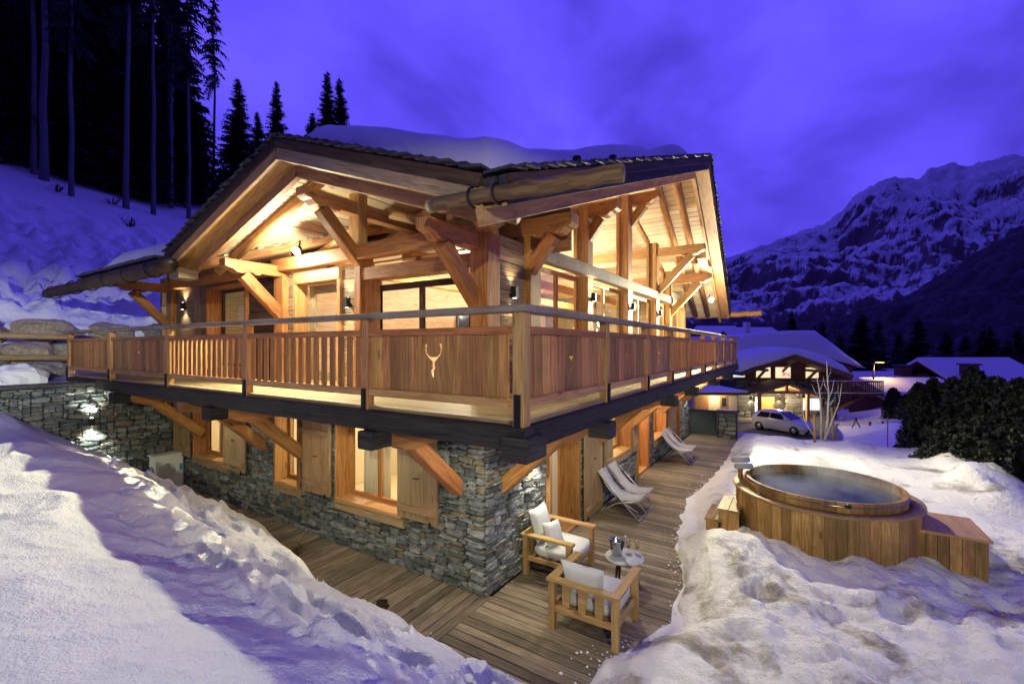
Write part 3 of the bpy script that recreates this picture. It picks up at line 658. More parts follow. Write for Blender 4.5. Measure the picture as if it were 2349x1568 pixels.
curtain('L', 3.9, 4.6, -.5); curtain('L', 9.2, 9.95, -.5); curtain('L', 8.4, 8.9, -.55); curtain('R', 3.35, 3.65, -.6); curtain('R', 8.3, 8.55, -.6); curtain('R', 6.4, 6.8, -.5)
bed = root('bed', (3.6, 3.4, .05), 'white made bed seen through the bedroom window', 'bed')
mb = MB(); mb.box(2.35, 4.4, 2.3, 4.0, .05, .45).build('base', M['interior'], bed)
MB().box(2.33, 4.42, 2.28, 4.02, .45, .82, c=.08).build('duvet', M['linen'], bed)
MB().box(4.42, 4.5, 2.2, 4.1, .1, 1.6).build('headboard', M['interior'], bed)
MB().box(2.9, 3.3, 2.6, 3.1, .86, 1.06, c=.08).build('pillow', M['towel'], bed)
MB().box(3.7, 4.2, 3.2, 3.8, .86, 1.0, c=.06).build('pillow', M['linen'], bed)
# ---- balcony: deck, outer beams, brackets
balc = MB(); balc.box(.10, 1.5, .1, 13.1, 2.60, 2.70, 1); balc.box(.1, 17, .1, 1.5, 2.602, 2.698, 0)
balcony = balc.build('balcony', M['larch_red'], chalet)
for i in range(10):
    o = .02 + i * .148
    B('deck_board', M['deckwood'], balcony, o, o + .142, o + .004, 13.2, 2.708, 2.75 - .002 * random.random(), axis=1, c=.004)
    B('deck_board', M['deckwood'], balcony, o, 17.05, o, o + .142, 2.706, 2.7495 - .002 * random.random(), axis=0, c=.004)
B('edge_beam', M['blackwood'], balcony, -.06, .1, -.06, 12.9, 2.485, 2.703, axis=1, c=.012)
B('edge_beam', M['blackwood'], balcony, .1, 17.05, -.062, .1, 2.483, 2.702, axis=0, c=.012)
B('edge_beam', M['blackwood'], balcony, -.12, .22, -.13, .16, 2.40, 2.62, axis=0, c=.02)
def bracket(face, u, sgn=1, mat='larch', tip=True, reach=1.5):
    uu = V(0, 1, 0) if face == 'L' else V(1, 0, 0); nn = V(-1, 0, 0) if face == 'L' else V(0, -1, 0)
    # carved beam: (outwards, z)
    pl = [(-.05, 2.20), (.65, 2.20), (.95, 2.17), (1.12, 2.19), (1.25, 2.26), (1.34, 2.30), (1.40, 2.28), (reach, 2.30), (reach, 2.484), (-.05, 2.484)]
    bb = MB().prism(pl, FP(face, u - .11, 0, 0), nn, V(0, 0, 1), uu * .22).build('bracket_beam', M[mat], chalet)
    if tip: FB(face, u - .125, u + .125, reach - .14, reach + .14, 2.28, 2.482, 'o').build('beam_end', M['blackwood'], bb)
    MB().beam(FP(face, u, -.02, 1.40), FP(face, u, .95, 2.27), .2, .2, nn).build('brace', M[mat], bb)
for u, m_, t in ((1.98, 'larch', True), (5.72, 'larch_red', True), (7.0, 'larch_red', False), (9.75, 'larch', True)): bracket('L', u, mat=m_, tip=t)
for u in (1.98, 5.55, 7.75, 11.0, 14.0): bracket('R', u)
# ---- balcony railing
railing = MB().box(-.075, .125, -.075, 13.3, 3.755, 3.82, 1, c=.01).box(.125, 17.1, -.078, .122, 3.753, 3.8195, 0, c=.01).build('railing', M['larch_grey'], chalet)
PL = [2.16, 4.82, 7.52, 10.36, 13.18]; PR = [2.19, 4.07, 5.81, 7.59, 9.55, 11.4, 13.38, 15.4, 17.0]
def post(x, y, w=.16): return B('post', M['larch_pale'], railing, x - w / 2, x + w / 2, y - w / 2, y + w / 2, 2.70, 3.754, axis=2, c=.008)
post(.03, .03, .125)
for u in PL: post(.05, u, .105); B('strap', M['iron'], railing, -.026, -.004, u - .03, u + .03, 2.58, 2.95, axis=2, c=0)
for u in PR: post(u, .05, .105); B('strap', M['iron'], railing, u - .03, u + .03, -.026, -.004, 2.58, 2.95, axis=2, c=0)
B('strap', M['iron'], railing, -.055, -.034, .0, .06, 2.58, 3.0, axis=2, c=0)
MOT = [(440, 285), (455, 278), (450, 305), (453, 330), (468, 347), (483, 350), (500, 347), (514, 330), (517, 305), (509, 280), (525, 278), (528, 300), (522, 335), (506, 358), (493, 375), (491, 388), (496, 404), (493, 415), (487, 420), (489, 438), (486, 466), (476, 455), (469, 432), (469, 418), (477, 410), (475, 392), (477, 375), (460, 358), (443, 335), (436, 305)]
MOT = [((x - 482) * .0028, -(y - 372) * .0020) for x, y in MOT]
def rails(face, a, b):
    """mid rail, bottom rail between two posts"""
    r = railing
    for z0, z1, w, m_ in ((3.555, 3.63, .07, 'larch'), (2.865, 2.95, .07, 'larch_pale')):
        if face == 'L': B('rail', M[m_], r, .03 - w / 2 + .01, .03 + w / 2 + .01, a + .07, b - .07, z0, z1, axis=1, c=.005)
        else: B('rail', M[m_], r, a + .07, b - .07, .03 - w / 2 + .01, .03 + w / 2 + .01, z0, z1, axis=0, c=.005)
def brd(face, u0, u1, z0, z1, name, mat, th=.024, d=.05):
    if face == 'L': B(name, M[mat], railing, d - th / 2, d + th / 2, u0, u1, z0, z1, axis=2, c=.003)
    else: B(name, M[mat], railing, u0, u1, d - th / 2, d + th / 2, z0, z1, axis=2, c=.003)
def panel(face, a, b, motif=True):
    rails(face, a, b); a += .075; b -= .075; c = (a + b) / 2; hw = .155; z0, z1 = 2.945, 3.56
    for lo, hi in ((a, c - hw - .004), (c + hw + .004, b)):
        u = lo
        while u < hi - .03:
            w = random.uniform(.12, .20)
            if hi - u - w < .09: w = hi - u
            brd(face, u + .003, u + w - random.choice((.004, .008, .016)), z0, z1, 'panel_board', 'larch_red'); u += w
    uu = V(0, 1, 0) if face == 'L' else V(1, 0, 0); nn = V(1, 0, 0) if face == 'L' else V(0, 1, 0)
    sg = -1 if face == 'L' else 1
    o = V(.038, c, (z0 + z1) / 2) if face == 'L' else V(c, .038, (z0 + z1) / 2)
    MB().holed([(-hw, -.3075), (hw, -.3075), (hw, .3075), (-hw, .3075)], [(x * sg, y + .03) for x, y in MOT][::sg], o, uu, V(0, 0, 1), nn * .024).build('panel_board', M['larch_red'], railing)
def balusters(face, a, b, st=.165):
    rails(face, a, b); n = int((b - a - .14) / st); s = (b - a - .14) / n
    for k in range(n): u = a + .07 + s * (k + .5); brd(face, u - .045, u + .045, 2.935, 3.57, 'baluster', 'larch', .026)
panel('L', .1, 2.16); balusters('L', 2.16, 4.82); balusters('L', 4.82, 7.52); panel('L', 7.52, 10.36); panel('L', 10.36, 13.18)
for i, (a, b) in enumerate(zip([.1] + PR[:-1], PR)):
    (balusters if i in (3, 4, 5) else panel)('R', a, b)
# ------------------------------------------------------------------ upper floor
def T1(y): return 6.40 - .345 * abs(y - 4.03)
def T2(x): return 7.91 - .36 * abs(x - 7.8)
def clad(face, u0, u1, z0, z1, mat='oldwood', h=.2, off=.0):
    part = FB(face, u0 + .01, u1 - .01, -.10, -.03, z0, z1, c=0).build('cladding', M['darkbrown'], chalet)
    z = z0
    while z < z1 - .02:
        hh = min(h * random.uniform(.8, 1.2), z1 - z)
        if z1 - z - hh < .06: hh = z1 - z
        FB(face, u0, u1, -.03, off + random.uniform(0, .012), z + .002, z + hh - .004, 'u', c=.006).build('board', M[mat], part); z += hh
    return part
def vpost(name, face, u, w, z0, z1, o0=-.16, o1=.12, mat='larch'): return FB(face, u - w / 2, u + w / 2, o0, o1, z0, z1, 'z', c=.012).build(name, M[mat], chalet)
MB().box(1.36, 1.66, 1.36, 1.66, 2.75, 4.95, 2, c=.012).build('corner_post', M['larch'], chalet)
for u, w in ((6.33, .30), (4.02, .16), (11.18, .26)): vpost('wall_post', 'L', u, w, 2.75, 4.86 if u > 5 else 5.0)
window('L', 1.80, 3.86, 2.80, 4.46, .14, 2, .10, 'darkbrown', False, 'sliding_door', False)
FB('L', 3.76, 3.94, -.2, .05, 2.75, 4.52, 'z').build('door_jamb', M['larch'], chalet)
FB('L', 1.64, 3.95, -.15, .10, 4.52, 4.73, 'u', c=.012).build('lintel', M['larch'], chalet)
window('L', 1.8, 3.94, 4.735, 4.85, .10, 2, .02, 'larch', False, 'transom', False)
window('L', 4.64, 5.84, 2.80, 4.60, .22, 1, .16, 'oldwood', False, 'door', False)
FB('L', 4.58, 5.92, -.2, .06, 4.60, 4.84, 'u', c=.012).build('lintel', M['larch_pale'], chalet)
for a in (4.56, 5.86): FB('L', a, a + .09, -.2, .05, 2.75, 4.62, 'z').build('door_jamb', M['larch_pale'], chalet)
window('L', 7.66, 9.30, 2.98, 4.74, .24, 1, .07, 'darkbrown', False, 'window', True)
clad('L', 4.12, 4.56, 2.75, 4.84); clad('L', 5.96, 6.17, 2.75, 4.84); clad('L', 6.49, 7.6, 2.75, 4.84, 'darkbrown'); clad('L', 10.0, 11.04, 2.75, 4.84); clad('L', 7.62, 9.99, 2.75, 2.95)
for a in (9.36, 9.68): FB('L', a, a + .31, -.12, .04, 2.95, 4.84, 'z').build('jamb_board', M['oldwood'], chalet)
FB('L', 1.5, 6.42, .02, .20, 4.86, 5.10, 'u', c=.015).build('tie_beam', M['larch'], chalet)
FB('L', 6.42, 11.6, -.10, .18, 4.84, 5.04, 'u', c=.015).build('wall_plate', M['larch'], chalet)
FB('L', 3.90, 4.16, -.0, .18, 5.10, 5.95, 'z', c=.012).build('king_post', M['larch_pale'], chalet)
# ledge, and the gable wall set back behind the truss
MB().box(1.5, 3.0, 1.6, 11.9, 5.02, 5.06, 1).build('ledge', M['soffit'], chalet)
gw = MB(); gw.prism([(.9, 4.95), (11.9, 4.95), (11.9, 6.0), (4.8, 6.0), (4.03, 6.24), (3.2, 6.0), (.9, 6.0)], (2.95, 0, 0), (0, 1, 0), (0, 0, 1), (.05, 0, 0)); gw.build('gable_wall', M['soffit_gold'], chalet)
for s in (-1, 1): MB().tube([(1.9, 4.03 + s * .15, 5.74), (1.9, 4.03 + s * 2.3, 5.06)], .085, 10).build('rafter', M['larch_pale'], chalet)
MB().prism([(6.35, 5.03), (11.95, 5.03), (11.95, 5.5), (7.0, 5.5), (6.35, 5.3)], (1.62, 0, 0), (0, 1, 0), (0, 0, 1), (.05, 0, 0)).build('frieze_board', M['soffit_gold'], chalet)
# carved beam ends
def carved(name, tip, inn, ln, w, h, mat, parent=chalet):
    """beam whose outer end is scrolled underneath; tip = outer top centre"""
    tip = Vector(tip); inn = Vector(inn).normalized(); sd = inn.cross(V(0, 0, 1))
    pl = [(0, 0), (ln, 0), (ln, -h), (.62, -h), (.60, -h - .03), (.52, -h - .035), (.48, -h), (.40, -h + .01), (.30, -h - .03), (.20, -h - .02), (.12, -h + .04), (.05, -h + .05), (0, -h * .62)]
    pl = [(a, b + .03 * (a > .1 and b < -h * .5) * 0) for a, b in pl]
    return MB().prism(pl, tip - sd * (w / 2), inn, V(0, 0, 1), sd * w).build(name, M[mat], parent)
for yy, zt, L_ in ((6.32, 4.97, 1.2), (4.03, 5.78, 2.65), (1.60, 4.96, 1.3)):
    b = carved('purlin', (.38, yy, zt), (1, 0, 0), L_, .21, .20, 'larch' if yy != 4.03 else 'larch_pale')
    z0 = zt - .24
    MB().beam((.72, yy, z0), (1.46, yy, z0 - .72), .17, .2, (1, 0, 0)).build('brace', M['larch'], b)
b = carved('purlin', (.30, 11.18, 4.98), (1, 0, 0), 1.3, .2, .2, 'larch'); MB().beam((.65, 11.18, 4.74), (1.42, 11.18, 3.9), .16, .18, (1, 0, 0)).build('brace', M['larch'], b)
# right gable: posts, mid beam, purlins
RP = [(2.70, .34), (4.92, .28), (7.45, .34), (10.05, .32), (11.70, .26), (13.86, .24)]
for u, w in RP: vpost('wall_post', 'R', u, w, 2.75, T2(u) - .62, mat='larch' if u < 4 else 'larch_pale')
clad('R', 1.67, 2.53, 2.75, 5.05)
FB('R', 2.88, 11.8, .0, .16, 4.82, 5.06, 'u', c=.02).build('mid_beam', M['larch_grey'], chalet)
FB('R', 11.8, 13.98, -.1, .12, 4.80, 5.0, 'u', c=.02).build('mid_beam', M['larch_pale'], chalet)
bays = [(2.88, 4.77), (5.07, 7.27), (7.63, 9.88), (10.22, 11.56), (11.84, 13.73)]
for i, (a, b) in enumerate(bays):
    window('R', a, b, 2.80, 4.81, .08, 2 if i < 3 else 1, .09, 'larch_pale' if i else 'larch', False, 'window', False)
    if i == 4: clad('R', a, b, 5.0, 5.3); continue
    za, zb = T2(a) - .66, T2(b) - .66; z0 = 5.06
    fr = MB(); o = 1.62
    fr.beam((a, o, za), (b, o, zb), .10, .12); fr.box(a, a + .06, o - .04, o + .04, z0, za, 2); fr.box(b - .06, b, o - .04, o + .04, z0, zb, 2)
    f = fr.build('gable_window', M['larch_pale'], chalet)
    MB().prism([(a + .03, z0), (b - .03, z0), (b - .03, zb), (a + .03, za)], (0, o + .01, 0), (1, 0, 0), (0, 0, 1), (0, .008, 0)).build('pane', M['glass'], f)
for k, (u, yt, zt) in enumerate(((2.62, .66, 5.41), (4.95, .80, 6.26), (7.60, .72, 7.20), (10.05, .08, 6.32), (11.72, .16, 5.73))):
    b = carved('purlin', (u, yt, zt), (0, 1, 0), 6.2 - yt, .25, .25, 'larch' if k < 3 else 'larch_pale')
    MB().beam((u, yt + .36, zt - .28), (u, 1.46, zt - .28 - (1.10 - yt) * .95 - .1), .16, .2, (0, 1, 0)).build('brace', M['larch' if k < 3 else 'larch_pale'], b)
# corner beam carrying the valley
MB().beam((.55, .95, 5.04), (1.7, 1.55, 5.06), .22, .2).build('corner_beam', M['larch_red'], chalet)
MB().box(.62, .78, .70, .86, 4.82, 5.03, 2).build('corner_block', M['larch'], chalet)
# house body behind: far walls and interior
iw = MB(); iw.box(13.9, 14.0, 1.5, 12, 2.7, 6.0, 1); iw.build('end_wall', M['oldwood'], chalet)
MB().prism([(0 + 1.5, 2.7), (14, 2.7), (14, 5.2), (7.8, 7.5), (1.5, 5.2)], (0, 11.9, 0), (1, 0, 0), (0, 0, 1), (0, .1, 0)).build('back_wall', M['oldwood'], chalet)
iw = MB(); iw.prism([(1.7, 2.75), (13.8, 2.75), (13.8, 5.3), (7.8, 7.4), (3.6, 5.9), (1.7, 5.0)], (0, 7.15, 0), (1, 0, 0), (0, 0, 1), (0, .06, 0)); iw.build('inner_wall', M['interior'], chalet)
MB().box(1.45, 14, 1.45, 12, 2.66, 2.745, 0).build('upper_floor', M['interior'], chalet)
for yy in (3.2, 5.2): MB().box(1.8, 13.7, yy, yy + .22, 4.85, 5.08, 0).build('inner_beam', M['larch_pale'], chalet)
for xx in (5.2, 9.6): MB().box(xx, xx + .2, 3.2, 3.4, 2.75, 4.85, 2).build('inner_post', M['larch_pale'], chalet)
for xx in (7.7, 9.6):
    f = MB().box(xx, xx + 1.2, 7.06, 7.12, 3.0, 4.5, 0).build('inner_window', M['black'], chalet)
    for k in (0, 1): MB().box(xx + .08 + .56 * k, xx + .56 + .56 * k, 7.045, 7.055, 3.1, 4.4, 2, c=0).build('pane', plain('dark_glass', (.02, .02, .05), .1), f)
# room behind the left window
iw = MB(); iw.box(4.6, 4.7, 7.2, 11.8, 2.75, 5.0, 1); iw.box(1.7, 4.6, 7.2, 11.8, 4.98, 5.03, 1); iw.build('inner_wall', M['interior'], chalet)

# ------------------------------------------------------------------ roof
roof = None
def slab(mb, poly, zf, th, dz=0):
    n = len(poly); t = [(x, y, zf(x, y) + dz) for x, y in poly]; b = [(x, y, z - th) for x, y, z in t]
    fs = [tuple(range(n)), tuple(range(2 * n - 1, n - 1, -1))] + [(i, n + i, n + (i + 1) % n, (i + 1) % n) for i in range(n)]
    mb.add(t + b, fs)
ZA = lambda x, y: T2(x)
ZB = lambda x, y: T1(y)
XV = 7.8 - (7.91 - 6.40) / .36; YA, YB = .26, 7.80
rb = MB()
slab(rb, [(0, .16), (7.8, -.33), (7.8, 4.03), (XV, 4.03), (0, YA)], ZA, .13, -.05)
slab(rb, [(0, YB), (XV, 4.03), (7.8, 4.03), (7.8, 12.4), (0, 12.4)], ZA, .13, -.05)
slab(rb, [(7.8, -.33), (16.2, .20), (16.2, 12.4), (7.8, 12.4)], ZA, .13, -.05)
slab(rb, [(.05, YA), (XV + .1, 4.03), (.05, 4.03)], ZB, .13, -.05)
slab(rb, [(.05, 4.03), (XV + .1, 4.03), (.05, YB)], ZB, .13, -.05)
roof = rb.build('roof', M['slate'], chalet)
# soffit boards
y = .32
while y < 7.72:
    ym = y + .09; xv = 7.8 - (7.91 - T1(ym)) / .36; n = V(0, .345 * (1 if ym > 4.03 else -1), 1).normalized()
    if xv > .35: MB().beam((.30, ym, T1(ym) - .215), (xv + .12, ym, T1(ym) - .215), .184, .03, n).build('soffit_board', M['soffit'], roof)
    y += .19
x = .06
while x < 16.1:
    xm = x + .1; n = V(.36 * (1 if xm > 7.8 else -1), 0, 1).normalized(); z = T2(xm) - .215
    y0 = np.interp(xm, [0, 7.8, 16.2], [.12, -.39, .15]) + .36
    seg = [(y0, 12.3)]
    if xm < XV: seg = [(y0, 4.03 - (6.40 - T2(xm)) / .345 + .12), (4.03 + (6.40 - T2(xm)) / .345 - .12, 12.3)]
    for a, b in seg:
        if b - a > .08: MB().beam((xm, a, z), (xm, b, z), .195, .03, n).build('soffit_board', M['soffit'], roof)
    x += .2
# verges: courses of tiles, fascia, stepped barge boards, rafters
def verge(p, q, inn, mats, rafters, tile_w=.34, rl=.97):
    p = Vector(p); q = Vector(q); inn = Vector(inn); d = (q - p); L_ = d.length; d.normalize(); up = d.cross(inn); up = up if up.z > 0 else -up
    dz = V(0, 0, 1)
    n = int(L_ / .20)
    for k in range(n):
        a = p + d * (L_ * k / n - .02); b = p + d * (L_ * (k + 1.25) / n)
        j = random.uniform(-.02, .02)
        MB().beam(a + inn * (tile_w / 2 - .05 + j) + dz * (-.035), b + inn * (tile_w / 2 - .05 + j) + dz * (.005 + random.uniform(0, .012)), tile_w, .028, up, .004).build('tile', M['slate'], roof)
    MB().beam(p + inn * .01 - dz * .125, q + inn * .01 - dz * .125, .04, .13, up).build('fascia', M['darkbrown'], roof)
    MB().beam(p + inn * .045 - dz * .265, q + inn * .045 - dz * .265, .05, .16, up).build('barge_board', M[mats[0]], roof)
    MB().beam(p + inn * .20 - dz * .33, q + inn * .20 - dz * .33, .28, .025, up).build('verge_soffit', M['soffit_gold'], roof)
    MB().beam(p + inn * .36 - dz * .40, q + inn * .36 - dz * .40, .09, .20, up).build('barge_board', M[mats[1]], roof)
    for r, w in rafters: MB().tube([p + inn * r - dz * .30, p.lerp(q, rl) + inn * r - dz * .30], w, 10).build('rafter', M[mats[2]], roof)
verge((0, 4.03, 6.40), (0, YA + .22, T1(YA + .22)), (1, 0, 0), ('oldwood', 'soffit_gold', 'larch_pale'), [(.85, .085)])
verge((0, 4.03, 6.40), (0, YB - .22, T1(YB - .22)), (1, 0, 0), ('larch_pale', 'soffit_gold', 'larch_pale'), [(.85, .085)])
verge((7.8, -.39, 7.91), (.0, .12, T2(0)), (0, 1, 0), ('darkbrown', 'soffit_gold', 'larch_pale'), [(.80, .09), (1.25, .09)], rl=.78)
verge((7.8, -.39, 7.91), (16.2, .15, T2(16.2)), (0, 1, 0), ('soffit_gold', 'soffit_gold', 'larch_pale'), [(.80, .09), (1.25, .09)])
# valley rafters under the junction of the two roofs
for s_ in (-1, 1): MB().beam((.45, 4.03 + s_ * 3.30, T2(.45) - .31), (XV - .1, 4.03 + s_ * .1, T2(XV - .1) - .31), .16, .16).build('valley_rafter', M['soffit_gold'], roof)
# eaves on the left: tile edge, rafter tails, log gutters with iron hooks
y = YB + .1
while y < 12.4:
    MB().box(-.05, .30, y, y + .2, T2(.1) - .06, T2(.1) - .01 + random.uniform(0, .02), 0, c=.004).build('tile', M['slate'], roof); y += .205
MB().box(-.02, .02, YB, 12.4, T2(0) - .22, T2(0) - .06, 1).build('fascia', M['darkbrown'], roof)
y = 8.2
while y < 12.4:
    MB().beam((-.0, y, T2(0) - .29), (1.7, y, T2(1.7) - .29), .10, .14).build('rafter', M['larch'], roof); y += .62
def log_gutter(p, q, r, mat, hooks, name='log_gutter'):
    p = Vector(p); q = Vector(q); n = 14; pts = []; rad = []
    for k in range(n + 1):
        t = k / n; pts.append(p.lerp(q, t) + V(random.uniform(-.012, .012), 0, random.uniform(-.012, .012))); rad.append(r * random.uniform(.93, 1.06))
    g = MB().tube(pts, rad, 14).build(name, M[mat], chalet)
    MB().tube([p + V(0, 0, r * .5), q + V(0, 0, r * .5)], r * .56, 10).build('zinc_liner', M['zinc'], g)
    for t in hooks:
        c = p.lerp(q, t); ax = (q - p).normalized(); sd = ax.cross(V(0, 0, 1))
        MB().tube([c + (sd * math.cos(a) + V(0, 0, 1) * math.sin(a)) * (r + .025) for a in [R(-200 + 20 * k) for k in range(15)]], .014, 6).build('hook', M['iron'], g)
    return g
log_gutter((-.13, 14.3, 4.80), (-.13, 6.98, 4.84), .125, 'darkbrown', [.08, .3, .45, .6, .75, .9])
log_gutter((-.04, 1.10, 4.90), (-.06, -.96, 4.80), .070, 'logbrown', [.42, .28])
log_gutter((16.32, 1.5, 4.68), (16.32, -.95, 4.72), .11, 'larch', [.5])
MB().box(-.05, .25, 6.9, 7.25, 4.62, 4.80, 0).build('eave_block', M['oldwood'], roof)
for x_, y_ in ((1.95, .34), (3.2, .30)): MB().tube([(x_, y_, T2(x_) - .05), (x_, y_, T2(x_) + .13)], [.07, .06], 8).build('snow_guard', M['iron'], roof)
# snow lying on the roof
def rsnow(X, Y):
    t1 = 6.40 - .345 * np.abs(Y - 4.03); t2 = 7.91 - .36 * np.abs(X - 7.8)
    base = np.maximum(t1, t2); sm = smax(t1, t2, .5)
    vy = np.interp(X, [0, 7.8, 16.2], [.12, -.39, .15]) + .55
    de = np.minimum(np.minimum(X - .25, 15.9 - X), np.minimum(Y - vy + .35 * fbm(X, Y, .8, 2, 91), 12.2 - Y))
    inc = np.where(t1 > t2, np.minimum(X - .32 + .3 * fbm(Y, X, .7, 2, 92), de), de)
    th = (.50 + .10 * np.exp(-((X - 2) ** 2 + (Y - 4) ** 2) / 3) + .14 * fbm(X, Y, .5, 3, 93)) * np.sqrt(ss(0, .55, inc))
    return base - .06 + (sm - base) * ss(0, .8, inc) + th * ss(-.0, .12, inc)
snowroof = sheet('roof_snow', np.arange(.25, 15.95, .14), np.arange(.0, 12.25, .14), rsnow, M['snow'], lambda x, y, z: (z > np.maximum(6.40 - .345 * np.abs(y - 4.03), 7.91 - .36 * np.abs(x - 7.8)) - .03), kind='stuff')
tag(snowroof, 'thick rounded snow lying on the big chalet roof', 'snow')

# ------------------------------------------------------------------ lamps
WARM = (1, .80, .48); WHITE = (1, .92, .68); FLOOD = (1, .96, .58)
def light(name, kind, loc, power, colr, parent=None, size=.05, spot=None, blend=.6, aim=None):
    ld = bpy.data.lights.new(name, kind); ld.energy = power; ld.color = colr
    if kind in ('POINT', 'SPOT'): ld.shadow_soft_size = size
    if kind == 'SPOT': ld.spot_size = R(spot); ld.spot_blend = blend
    o = bpy.data.objects.new(name, ld); col.objects.link(o); o.location = loc
    if aim is not None: o.rotation_euler = (Vector(aim) - Vector(loc)).to_track_quat('-Z', 'Y').to_euler()
    if parent is not None: o.parent = parent; o.matrix_parent_inverse = INV[parent]
    return o
def sconce(face, u, z, label, o0=.0, pw=16, c=WARM, pos=None, nrm=None, up=True):
    p = FP(face, u, o0, z) if pos is None else Vector(pos); n = (V(-1, 0, 0) if face == 'L' else V(0, -1, 0)) if nrm is None else Vector(nrm)
    s = n.cross(V(0, 0, 1))
    r = root('wall_lamp', p, label, 'wall lamp', 'up-and-down wall lamps')
    c0 = p + n * .075
    MB().beam(c0 - V(0, 0, .085), c0 + V(0, 0, .085), .09, .09, n, .008).build('housing', M['black'], r)
    MB().beam(p - V(0, 0, .04), p + n * .05 - V(0, 0, .04) + V(0, 0, .0001), .06, .06, (0, 0, 1)).build('bracket', M['black'], r)
    for sg in (1, -1):
        q = c0 + V(0, 0, sg * .088)
        MB().lathe([(0.0, 0), (.03, 0)], q, 12).build('lens', M['bulb'], r)
        light('lamp_light', 'SPOT', q + V(0, 0, sg * .012) + n * .02, pw, c, r, .02, 110, .8, q + V(0, 0, sg) - n * .02)
sconce('L', 10.52, 4.42, 'black up-and-down wall lamp beside the far end post of the upper facade')
sconce('L', 4.32, 4.18, 'black up-and-down wall lamp between the sliding door and the narrow glazed door', .012)
sconce('R', 2.12, 4.24, 'black up-and-down wall lamp on the old-board panel next to the corner post', .012, 11)
sconce('R', 4.92, 4.42, 'black up-and-down wall lamp on the second post of the glazed gable', .12)
sconce('R', 7.45, 4.42, 'black up-and-down wall lamp on the ridge post of the glazed gable', .12)
sconce('R', 10.05, 4.42, 'black up-and-down wall lamp on the post right of the ridge post', .12)
sconce('R', 2.72, 1.78, 'wall lamp on the stone base just behind the corner brace', .06, 45, WHITE)
sconce('R', 14.35, 1.8, 'assumed wall lamp on the stone at the far end of the terrace', .06, 40, WHITE)  # lamp assumed from the brightly lit end stone
def flood(loc, aim, label, pw, spot, near):
    r = root('floodlight', loc, label, 'floodlight'); p = Vector(loc); d = (Vector(aim) - p).normalized()
    q = d.to_track_quat('Z', 'Y').to_matrix()
    MB().lathe([(.0, -.09), (.05, -.09), (.075, -.02), (.085, .02), (.08, .024)], p, 16, mat=q).build('housing', M['black'], r)
    MB().lathe([(0.0, .015), (.074, .016)], p, 16, mat=q).build('lens', M['lampglow'], r)
    MB().tube([p - d * .08, p - d * .1 + V(0, 0, .14)], .016, 6).build('bracket', M['black'], r)
    light('lamp_light', 'SPOT', p + d * .06, pw, FLOOD, r, .018, spot, .5, p + d); light('lamp_light', 'POINT', p + d * .16 - V(0, 0, .06), near, WHITE, r, .05)
flood((1.16, 5.36, 5.13), (-2.2, 4.2, 2.6), 'bright round floodlight under the left gable above the narrow door', 780, 150, 120)
flood((12.0, .22, 4.93), (6, -4.5, 1.5), 'bright round floodlight under the far purlin of the right gable', 1800, 150, 420)
for p, pw, c in (((4.2, 4.0, 4.5), 230, WHITE), ((7.8, 4.2, 5.6), 430, WHITE), ((11.2, 4.2, 4.8), 240, WHITE), ((3.0, 9.4, 4.5), 60, WHITE), ((3.3, 3.3, 2.35), 150, WHITE), ((3.2, 9.3, 2.3), 150, WARM), ((3.2, 6.2, 2.3), 60, WARM),
                 ((4.0, 2.6, 2.2), 110, WARM), ((7.0, 2.6, 2.2), 60, WARM), ((8.8, 2.6, 2.2), 130, WARM), ((10.5, 2.6, 2.2), 70, WARM), ((13.0, 2.7, 2.2), 60, WARM)):
    light('room_light', 'POINT', p, pw, c, chalet, .12)
# assumed yard floodlight on an unseen pole across the garden, added to light the railing fronts, the tub and the near snow
yp = V(-9.0, -7.5, 0)
yard = root('assumed_yard_light', yp, 'assumed unseen yard floodlight on a steel pole across the garden', 'floodlight')
MB().tube([yp, yp + V(0, 0, 5.8)], [.08, .05], 10).build('pole', M['alu'], yard)
for d_, pw, sp, aim, cl in ((V(.74, .67, 0), 1900, 100, (3.0, 2.5, .8), (1, .95, .60)), (V(.30, .95, 0), 7000, 28, (-1.8, 15.8, 5.4), (.92, .97, .9))):  # second head added to light the lower hillside
    h_ = yp + V(0, 0, 5.70) + d_ * .05; sd_ = V(-d_.y, d_.x, 0)
    MB().beam(h_, h_ + d_ * .24, .34, .2).build('housing', M['black'], yard)
    MB().beam(h_ + d_ * .245, h_ + d_ * .25, .28, .14).build('lens', M['lampglow'], yard)
    MB().beam(h_ + V(0, 0, .10), h_ + d_ * 1.15 + V(0, 0, .028), 1.3, .02).build('visor', M['black'], yard)  # visor added, shaped to keep the light off roof snow and upper slope
    light('lamp_light', 'SPOT', h_ + d_ * .34 + V(0, 0, .03), pw, cl, yard, .04, sp, .6, aim)
# small round downlights added to the balcony underside to brighten the terrace, fixtures assumed
for x_, y_, pw in ((.55, 1.0, 70), (.75, 3.9, 45), (.75, 7.9, 30), (3.6, .45, 90), (7.0, .55, 80), (10.6, .55, 70), (13.6, .55, 50)):
    MB().lathe([(.0, 2.592), (.045, 2.592), (.055, 2.585), (.06, 2.595)], (x_, y_, 0), 14).build('added_downlight', M['bulb'], balcony)
    light('added_downlight_light', 'SPOT', (x_, y_, 2.575), pw, WHITE, chalet, .04, 150, .6, (x_, y_, 0))
